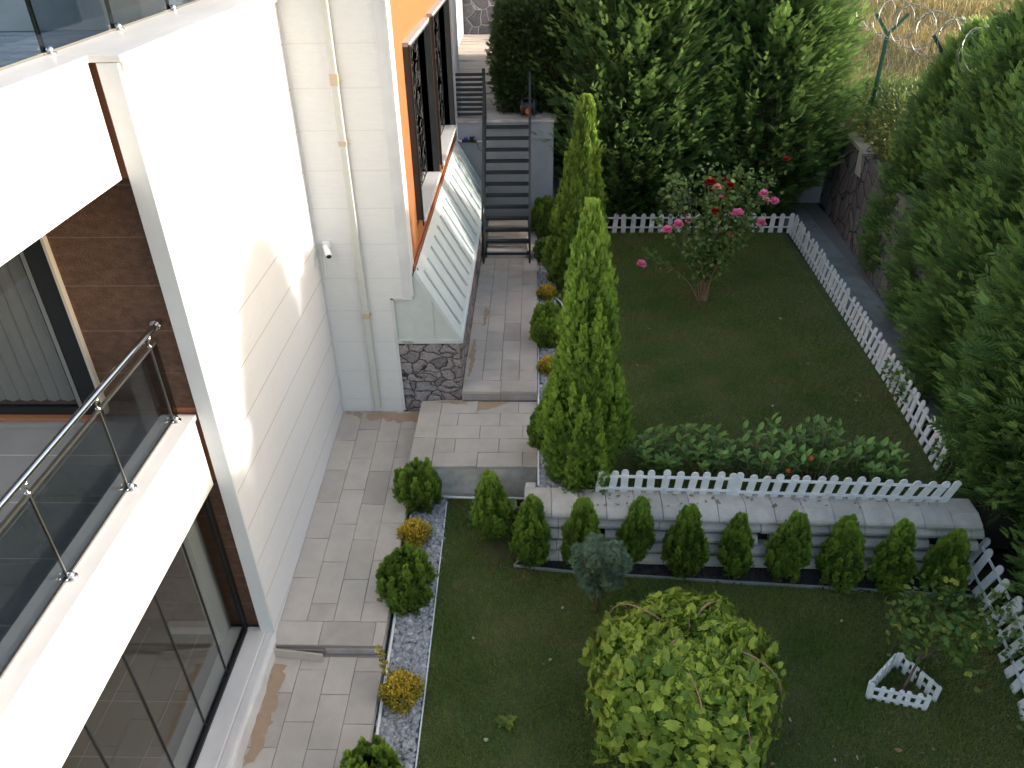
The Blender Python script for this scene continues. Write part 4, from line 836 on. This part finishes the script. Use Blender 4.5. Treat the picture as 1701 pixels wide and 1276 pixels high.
for j in range(60):
    for i in range(60):
        x = 6.6 + 90 * gx[i] ** 2; y = -30 + 130 * gx[j]; V.append((x, y, 2.38 + .035 * (x - 6.6) + (.04 * max(y - 18, 0)) + .12 * math.sin(x * .9 + y * .7) * min(1, (x - 6.6) / 2)))
for j in range(59):
    for i in range(59): F.append((j * 60 + i, j * 60 + i + 1, (j + 1) * 60 + i + 1, (j + 1) * 60 + i))
b = MB(); b.add(V, F); struct(b.build('hillside', 'dry_hill', smooth=True))
b = MB(); b.add([(-60, 29.9, 2.9), (6.7, 29.9, 2.9), (6.7, 100, 6.2), (-60, 100, 6.2)], [(0, 1, 2, 3)]); b.box(6.5, 6.64, -5, 9.0, -.5, 2.35); struct(b.build('hillside', 'dry_hill'))
k = 42000; X = 6.7 + 22 * U(0, 1, k) ** 1.6; Y = U(10, 34, k); Z = 2.36 + .035 * (X - 6.6) + .04 * np.maximum(Y - 18, 0) + .12 * np.sin(X * .9 + Y * .7) * np.minimum(1, (X - 6.6) / 2)
V, F, T = scatter(BLADE, np.stack([X, Y, Z], -1), frames(np.array([0, 0, 1.]) + rnd(k, .4), rnd(k)), U(.15, .5, k), U(-.2, .8, k)); o = bigmesh('wild_grass', V, F, T, 'wild_grass'); o['kind'] = 'stuff'
# ------------------------------------------------------------------ vegetation
GB = 'tall dark conifers behind the back fence'; GR = 'big conifers of the right hand hedge'
back = [(2.0, 16.95, 7.8, 2.4, 'broad dark feathery conifer behind the back fence, nearer the stairs'), (4.75, 17.1, 7.6, 2.3, 'broad dark feathery conifer behind the back fence, beside the stone boundary wall')]
P_BROAD = lambda t: min(1, .42 + t * 2.9) * (1 - t) ** .5
src = {}
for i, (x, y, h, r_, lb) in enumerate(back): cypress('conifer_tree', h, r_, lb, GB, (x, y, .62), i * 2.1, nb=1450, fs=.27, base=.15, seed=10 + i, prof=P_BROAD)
right = [(7.2, 13.4, 4.3, 1.2, 'right hand hedge conifer farthest from the camera, below the razor wire'),
         (7.1, 11.2, 5.7, 1.6, 'right hand hedge conifer rising beside the green fence posts'),
         (6.75, 9.3, 5.3, 1.75, 'right hand hedge conifer beside the middle of the long picket fence'),
         (6.42, 7.45, 6.0, 1.55, 'right hand hedge conifer beside the corner where two picket fences meet'),
         (6.6, 5.6, 5.3, 1.55, 'right hand hedge conifer overhanging the lower right picket fence'),
         (6.85, 3.6, 5.0, 1.6, 'right hand hedge conifer nearest the camera at the bottom right')]
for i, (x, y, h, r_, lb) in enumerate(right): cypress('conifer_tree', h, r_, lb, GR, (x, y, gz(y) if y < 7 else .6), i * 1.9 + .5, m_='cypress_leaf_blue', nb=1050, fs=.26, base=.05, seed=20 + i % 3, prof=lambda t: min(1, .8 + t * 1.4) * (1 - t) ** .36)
P_TALL = lambda t: (min((t + .03) / 0.2, 1) ** .5) * (1 - t) ** .95 * 1.12 + .012
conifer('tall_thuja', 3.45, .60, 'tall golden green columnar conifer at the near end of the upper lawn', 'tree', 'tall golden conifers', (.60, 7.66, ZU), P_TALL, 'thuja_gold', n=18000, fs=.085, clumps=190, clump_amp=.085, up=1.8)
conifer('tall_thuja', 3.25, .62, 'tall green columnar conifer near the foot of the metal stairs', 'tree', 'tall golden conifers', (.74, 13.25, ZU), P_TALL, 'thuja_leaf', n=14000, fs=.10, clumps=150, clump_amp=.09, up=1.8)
# globe conifers
gl_ = 'rounded conifers along the gravel strips'
for x, y, z, h, r_, lb, g_ in [(-1.55, 7.72, gz(7.72), .62, .29, 'round green conifer in the gravel beside the landing wall', gl_), (-1.50, 6.22, gz(6.22), .72, .30, 'egg shaped green conifer between the two yellow shrubs of the lower gravel', gl_), (-1.53, 4.0, gz(4.0), .62, .28, 'round green conifer cut off by the bottom edge of the photograph', gl_),
    (.20, 10.95, ZU, .66, .25, 'egg shaped dark green conifer beside the white hose', gl_), (.17, 8.25, ZU, .60, .25, 'round green conifer in the upper gravel beside the landing', gl_), (.20, 15.6, ZU, .75, .33, 'dark rounded conifer in the gravel by the foot of the stairs', gl_)]:
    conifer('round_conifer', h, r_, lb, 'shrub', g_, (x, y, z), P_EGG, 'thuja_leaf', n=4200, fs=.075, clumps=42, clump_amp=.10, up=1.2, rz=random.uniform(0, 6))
# small cone conifers in a row
names = ['small cone shaped conifer on the grass left of the dark bed', 'first small conifer at the left end of the dark bed', 'second small conifer of the bed, behind the grey-green mop-headed tree', 'third small conifer of the bed, right of the mop-headed tree', 'fourth small conifer of the bed, a broad one with a ragged top', 'fifth small conifer of the bed, slimmest of the row', 'sixth small conifer of the bed, right of the slim one', 'seventh small conifer of the bed, with a blunt sloping tip', 'eighth small conifer of the bed, second from the right end', 'last small darker conifer at the right end of the dark bed']
sm = [(-.54, 7.15, .86, .27), (-.08, 6.72, .90, .26), (.55, 6.72, .94, .27), (1.19, 6.72, .86, .245), (1.78, 6.62, .90, .29), (2.37, 6.60, .76, .215), (2.95, 6.54, .90, .27), (3.57, 6.46, .92, .28), (4.12, 6.40, .90, .26), (4.72, 6.38, .78, .26)]
for (x, y, h, r_), lb in zip(sm, names):
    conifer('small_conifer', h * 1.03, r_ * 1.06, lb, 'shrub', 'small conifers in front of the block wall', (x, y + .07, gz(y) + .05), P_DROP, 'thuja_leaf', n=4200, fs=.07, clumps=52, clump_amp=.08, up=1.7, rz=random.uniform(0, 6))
# golden euonymus
for x, y, z, r_, lb in [(-1.53, 7.10, gz(7.1), .20, 'bright golden leaved shrub in the lower gravel nearest the landing'), (-1.40, 4.98, gz(4.98), .215, 'yellow variegated shrub with one long stray shoot in the lower gravel'), (.20, 10.1, ZU, .165, 'small golden leaved shrub in the upper gravel beside the path'), (.19, 12.6, ZU, .17, 'yellow green shrub in the upper gravel near the hose end')]:
    bl = [(0, 0, r_ * .75, r_ * .9, 1.4)] + [(r_ * .55 * math.cos(a), r_ * .55 * math.sin(a), r_ * .75, r_ * .55, .5) for a in (0.4, 1.9, 3.3, 4.9)]
    if 'stray' in lb: bl += [(-.14 - .03 * k, .10 + .05 * k, .25 + .045 * k, .035, .04) for k in range(5)]
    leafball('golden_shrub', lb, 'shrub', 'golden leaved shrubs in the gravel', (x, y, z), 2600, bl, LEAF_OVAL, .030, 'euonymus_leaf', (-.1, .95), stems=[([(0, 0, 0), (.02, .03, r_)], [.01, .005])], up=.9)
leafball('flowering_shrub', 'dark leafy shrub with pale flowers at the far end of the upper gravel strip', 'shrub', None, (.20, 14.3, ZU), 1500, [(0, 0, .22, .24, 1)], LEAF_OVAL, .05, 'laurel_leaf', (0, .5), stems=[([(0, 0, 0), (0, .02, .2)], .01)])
# blue spruce on a stem
sp = thing('grafted_spruce', 'grey-green mop-headed dwarf spruce on a short bare stem', 'tree', (.70, 6.08, gz(6.08)))
k = 2600; d = norm(rnd(k)); lump = 1 + .16 * np.sin(d[:, 0] * 7 + d[:, 2] * 5) + .12 * np.sin(d[:, 1] * 9 - d[:, 0] * 4); P = d * (.27 * U(.5, 1.05, k) ** .6 * lump)[:, None] * (1, 1, .95) + np.array([0, 0, .78])
bris = kites([((0, 0, 0), (math.cos(a) * .7 + .3, math.sin(a) * .7, .25 * ((i % 3) - 1)), .13) for i, a in enumerate(np.linspace(-1.5, 1.5, 9))], [(0, .3)] * 9)
V, F, T = scatter(bris, P, frames(d + rnd(k, .4) + np.array([0, 0, .2]), rnd(k)), U(.04, .065, k), np.clip(d[:, 2] * .2 + .22 + U(-.2, .25, k), 0, 1)); bigmesh('crown', V, F, T, 'spruce_leaf', sp)
b = MB(); b.tube([(0, 0, -.05), (.01, 0, .4), (0, 0, .8)], [.022, .018, .012], 8); child(b, 'trunk', 'bark', sp, smooth=True)
b = MB(); b.sphere((0, 0, .78), .2, 10, 8, (1, 1, .95)); child(b, 'inner_twigs', 'bark', sp)
# weeping mulberry
mu = thing('weeping_tree', 'weeping umbrella shaped tree with large yellow green lobed leaves on the lower lawn', 'tree', (1.40, 4.66, gz(4.6)))
b = MB(); b.tube(smoothpts([(0, 0, -.05), (.03, .0, .6), (-.02, .02, 1.15), (0, 0, 1.38)]), .045, 8); child(b, 'trunk', 'bark', mu, smooth=True)
br = MB(); P = []; D = []; N = []; T = []; S = []
for i in range(250):
    a = i * 2.39996 + random.uniform(-.3, .3); inner = random.random() if i < 200 else .03; rad = .85 * (.45 + .6 * inner ** .6) * random.uniform(.85, 1.08); top = 1.40 + random.uniform(.0, .22) - .1 * inner; o = Vector((math.cos(a), math.sin(a), 0)); tw = random.uniform(-.35, .35); o2 = Vector((math.cos(a + tw), math.sin(a + tw), 0))
    low = random.uniform(.10, .75) if inner > .35 else random.uniform(.6, 1.2)
    cp = [Vector((0, 0, 1.33)), o * rad * .35 + Vector((0, 0, top)), o2 * rad * .78 + Vector((0, 0, top - .10)), o2 * rad * 1.0 + Vector((0, 0, top - .42)), o2 * rad * 1.06 + Vector((0, 0, max(low, .12)))]
    cp = smoothpts(cp, 7); n_ = len(cp)
    if i % 14 == 0: br.tube([q_ + Vector((0, 0, .015)) for q_ in cp], list(np.linspace(.012 if i % 8 else .018, .003, n_)), 5, caps=False)
    for j in range(2, n_):
        for s_ in range(1 if j % 2 else 2):
            p = cp[j]; side = Vector((-o2.y, o2.x, 0)) * random.choice((-1, 1)); t_ = j / n_
            P.append(p + side * random.uniform(0, .04)); D.append(o2 * random.uniform(-.3, 1) + side * random.uniform(.0, 1.1) + Vector((0, 0, -.2 - .9 * t_ + random.uniform(-.5, .5)))); N.append(o2 * .7 + Vector((random.gauss(0, .7), random.gauss(0, .7), 1.1 - .4 * t_))); T.append(random.uniform(-.1, .8) - .15 * t_); S.append(random.uniform(.04, .10))
for i in range(420):
    a = random.uniform(0, 6.28); q = .55 * math.sqrt(random.random()); P.append((q * math.cos(a), q * math.sin(a), 1.50 - .2 * q + random.uniform(-.06, .05))); D.append((math.cos(a) + random.gauss(0, .6), math.sin(a) + random.gauss(0, .6), random.uniform(-.6, .1))); N.append((random.gauss(0, .5), random.gauss(0, .5), 1)); T.append(random.uniform(.1, .9)); S.append(random.uniform(.05, .10))
V, F, T2 = scatter(LEAF_LOBED, np.array(P, float), frames(np.array(D, float), np.array(N, float)), np.array(S), np.array(T)); bigmesh('crown', V, F, T2, 'mulberry_leaf', mu)
child(br, 'branches', 'twig', mu, smooth=True)
# young tree in the triangular guard
yt = thing('young_tree', 'thin young tree with small yellowing leaves inside the triangular picket guard', 'tree', (3.80, 5.10, gz(5.1)))
b = MB(); b.tube(smoothpts([(0, 0, 0), (.08, .06, .35), (.22, .18, .75)]), [.014] * 12 + [.008], 6)
ends = []
for i in range(15):
    a = i * 2.4; L = random.uniform(.2, .42); e = Vector((.26 + math.cos(a) * L, .22 + math.sin(a) * L * .9, .78 + random.uniform(-.15, .3))); ends.append(e); b.tube([(.08, .05, .5 + i * .015), (e + Vector((.1, .07, .6))) * .5, e], [.006, .004, .002], 4, caps=False)
child(b, 'trunk', 'bark', yt)
P = np.concatenate([np.array(e)[None] + rnd(75, .085) for e in ends]); V, F, T = scatter(LEAF_ROUND, P, frames(rnd(len(P)), rnd(len(P), .6) + np.array([0, 0, 1.])), U(.03, .06, len(P)), np.where(U(0, 1, len(P)) > .9, U(.7, 1, len(P)), U(-.2, .25, len(P)))); bigmesh('crown', V, F, T, 'small_leaf', yt)
# rose bush
rb = thing('rose_bush', 'big leggy rose bush with pink and red blooms in the middle of the upper lawn', 'shrub', (2.98, 12.55, ZU))
b = MB(); ends = []; rr = random.Random(5)
canes = [(-.75, .3, 1.9), (-.45, .6, 2.0), (-.1, .3, 2.3), (.1, -.1, 2.0), (.35, .2, 2.35), (.6, .3, 2.2), (.85, .1, 2.0), (1.0, .4, 2.1), (-1.1, -.2, 1.0), (-.3, -.3, 1.5), (.3, -.4, 1.3), (.0, .5, 1.8), (.55, -.2, 1.6), (-.9, .1, 1.45), (.2, .1, 1.0), (-.2, -.1, 1.1), (.7, .0, 1.5), (.45, .1, 2.1), (-.7, .4, 2.1), (.15, .35, 2.1)]
P = []
for i, (ex, ey, ez) in enumerate(canes):
    c = smoothpts([(rr.uniform(-.08, .08), rr.uniform(-.08, .08), 0), (ex * .28, ey * .3, ez * .4), (ex * .7, ey * .7, ez * .8), (ex, ey, ez)], 8); b.tube(c, list(np.linspace(.013, .004, len(c))), 5, caps=False); ends.append(c[-1])
    for j in range(int(len(c) * .36), len(c)):
        dens = 13 if (i not in (8, 13)) else 6
        P.append(np.array(c[j])[None] + rnd(dens, .10 if i not in (8, 13) else .05))
child(b, 'cane', 'twig', rb)
P = np.concatenate(P); P = P[RNG.random(len(P)) < .72]; V, F, T = scatter(LEAF_OVAL, P, frames(rnd(len(P)) + np.array([0, 0, .2]), rnd(len(P), .7) + np.array([0, 0, .9])), U(.05, .10, len(P)), np.where(U(0, 1, len(P)) > .85, U(.4, .9, len(P)), U(-.1, .35, len(P)))); bigmesh('foliage', V, F, T, 'rose_leaf', rb)
def bloom(p, r_, m_):
    n_ = 26; a = U(0, 6.283, n_); el = np.linspace(.1, 1.35, n_); d = np.stack([np.cos(a) * np.cos(el), np.sin(a) * np.cos(el), np.sin(el)], -1)
    V, F, T = scatter(LEAF_ROUND, np.array(p, float)[None] + d * r_ * .25, frames(d, np.array([0, 0, 1.])[None] - d * .5 + rnd(n_, .2)), np.full(n_, r_) * U(.7, 1.05, n_), U(0, 1, n_)); bigmesh('bloom', V, F, T, m_, rb)
from itertools import chain
blooms = [(-0.126, -0.05, 2.157, 0.07, 'r'), (0.195, -0.05, 2.105, 0.055, 'r'), (0.015, -0.05, 1.662, 0.06, 'r'), (0.006, 0.05, 2.042, 0.055, 'h'), (0.752, -0.1, 1.976, 0.06, 'p'), (0.853, 0.05, 1.819, 0.05, 'h'), (0.949, -0.1, 1.852, 0.06, 'p'), (0.379, -0.1, 1.626, 0.08, 'p'), (0.792, -0.1, 1.476, 0.065, 'p'), (0.059, -0.1, 1.94, 0.03, 'p'), (-0.592, -0.1, 1.441, 0.075, 'p'), (-0.766, -0.1, 1.356, 0.07, 'p'), (-0.389, 0.05, 1.467, 0.05, 'h'), (-1.157, -0.1, 0.738, 0.065, 'p'), (0.347, 0.05, 1.214, 0.045, 'h'), (0.094, -0.05, 2.196, 0.04, 'r'), (1.04, -0.05, 2.535, 0.04, 'r')]
for x, y, z, r_, c in blooms: bloom((x * .975 - .075, y - .31, z * .975 + .16), r_ * 1.25, {'p': 'petal_pink', 'r': 'petal_red', 'h': 'petal_peach'}[c])
# laurel-like shrubs behind the near picket fence
for x, y, h, r_, lb in [(1.50, 7.72, .62, .36, 'leafy green shrub beside the tall near conifer'), (2.15, 7.72, .72, .42, 'leafy green shrub second from the near conifer behind the picket fence'), (2.85, 7.62, .85, .46, 'tallest leafy green shrub in the middle behind the picket fence'), (3.50, 7.62, .82, .42, 'leafy green shrub fourth from the near conifer behind the picket fence'), (4.15, 7.55, .60, .36, 'low leafy green shrub at the right end behind the picket fence')]:
    root = thing('leafy_shrub', lb, 'shrub', (x, y, ZU), random.uniform(0, 6), 'leafy shrubs behind the near picket fence'); s = MB(); P = []; D = []; T = []
    for i in range(17):
        a = i * 2.4; q = r_ * math.sqrt((i + .5) / 17); hh = h * random.uniform(.65, 1.1) * (1 - .3 * (q / r_)); e = Vector((math.cos(a) * q, math.sin(a) * q, hh)); s.tube([(e.x * .3, e.y * .3, 0), (e.x * .8, e.y * .8, hh * .6), e], [.008, .006, .003], 4, caps=False)
        for j in range(15):
            t_ = .35 + .65 * j / 14; p = Vector((e.x * (.3 + .7 * t_), e.y * (.3 + .7 * t_), hh * t_)); aa = j * 2.4; P.append(p); D.append((math.cos(aa), math.sin(aa), .25 + .9 * t_ ** 3)); T.append(.0 + .5 * t_ ** 4 + random.uniform(-.1, .25))
    P = np.array(P, float); D = np.array(D, float); V, F, TT = scatter(LEAF_LONG, P, frames(D + rnd(len(P), .15), np.array([0, 0, 1.])[None] + rnd(len(P), .25)), U(.09, .145, len(P)), np.array(T)); bigmesh('foliage', V, F, TT, 'laurel_leaf', root); child(s, 'stem', 'twig', root)
b = MB(); b.sphere((3.32, 7.42, 1.12), .035, 10, 8); b.sphere((3.05, 7.35, .98), .032, 10, 8); o = b.build('fruit', 'orange_plastic', smooth=True); tag(o, 'two small reddish fruits hanging in the leafy shrubs behind the picket fence', 'fruit')
# hedge and willow on the terrace
k = 16000; P = np.stack([U(-.68, .75, k), U(16.5, 23, k), U(0, 1, k)], -1); face = RNG.integers(0, 3, k); P[face == 0, 0] = -.68; P[face == 1, 1] = 16.55
P[:, 2] = np.where(face == 2, 1.0, P[:, 2]); P = P * (1, 1, 2.0) + rnd(k, .07) + np.array([0, 0, 3.0]); P[:, 0] -= .12 * np.sin((P[:, 2] - 3) * 1.7) ; P[:, 2] = np.maximum(P[:, 2], 3.03)
nrm_ = np.where((face == 0)[:, None], np.array([-1., 0, 0]), np.where((face == 1)[:, None], np.array([0, -1., 0]), np.array([0, 0, 1.])))
hd = thing('clipped_hedge', 'dark clipped hedge on the terrace at the head of the stairs', 'hedge', (0, 0, 0)); V, F, T = scatter(FROND_S, P, frames(nrm_ + rnd(k, .6) + np.array([0, 0, .4]), rnd(k)), U(.08, .15, k), U(-.1, .4, k)); bigmesh('foliage', V, F, T, 'hedge_leaf', hd)
b = MB(); b.box(-.55, .75, 16.7, 23, 3.0, 4.85); child(b, 'inner_branches', 'bark', hd)
wl = thing('willow_tree', 'pale green weeping tree hanging over the terrace hedge', 'tree', (.30, 18.4, 3.0)); b = MB(); b.tube([(0, 0, 0), (.05, 0, 1.5), (0, .1, 3.2)], [.1, .08, .04], 8); child(b, 'trunk', 'bark', wl)
P = []; D = []
for i in range(170):
    a = random.uniform(0, 6.28); q = 1.0 * math.sqrt(random.random()); x, y = math.cos(a) * q, math.sin(a) * q; z1_ = 3.5 + random.uniform(0, .8) - q * .5; L = random.uniform(1.0, 2.6)
    for j in range(int(L / .05)): P.append((x + .03 * math.sin(j * .2 + i), y, z1_ - j * .05)); D.append((random.gauss(0, .35), random.gauss(0, .35), -1))
V, F, T = scatter(BLADE, np.array(P, float), frames(np.array(D, float), rnd(len(P))), U(.08, .14, len(P)), U(0, .7, len(P))); V2 = V.copy(); bigmesh('crown', V2, F, T, 'willow_leaf', wl)
# loose bushes on the hillside beyond the fence
for x, y, s_, lb in [(7.35, 15.6, .95, 'pale green scrub bush growing through the wire fence'), (7.9, 17.8, .55, 'small pale scrub bush on the dry slope beyond the fence')]:
    leafball('scrub_bush', lb, 'shrub', None, (x, y, 2.45), 5000, [(0, 0, .5 * s_, s_ * .9, 1), (.5, .3, .7 * s_, s_ * .7, .6), (-.4, -.6, .6 * s_, s_ * .7, .6), (-.2, .9, .6 * s_, s_ * .7, .6)], LEAF_LONG, .10, 'willow_leaf', (0, .8), stems=[([(0, 0, 0), (0, 0, .6)], .02)])
# ivy-like shoots in the right hand fences
for x, y, z, lb in [(5.13, 9.4, ZU, 'variegated climber tangled in the long picket fence'), (5.05, 7.55, ZU, 'pale leaved shoots where the long picket fence ends above the block wall'), (5.0, 5.75, gz(5.7), 'leafy shoots growing through the lower right picket fence'), (4.85, 4.4, gz(4.4), 'leafy shoots at the near end of the lower right picket fence')]:
    leafball('climber', lb, 'climber', None, (x, y, z), 260, [(.08, 0, .25, .20, 1), (.1, .25, .3, .18, .7), (.12, -.25, .25, .16, .7)], LEAF_OVAL, .06, 'rose_leaf', (-.1, .9), stems=[([(0, 0, 0), (.05, 0, .3)], .005)])
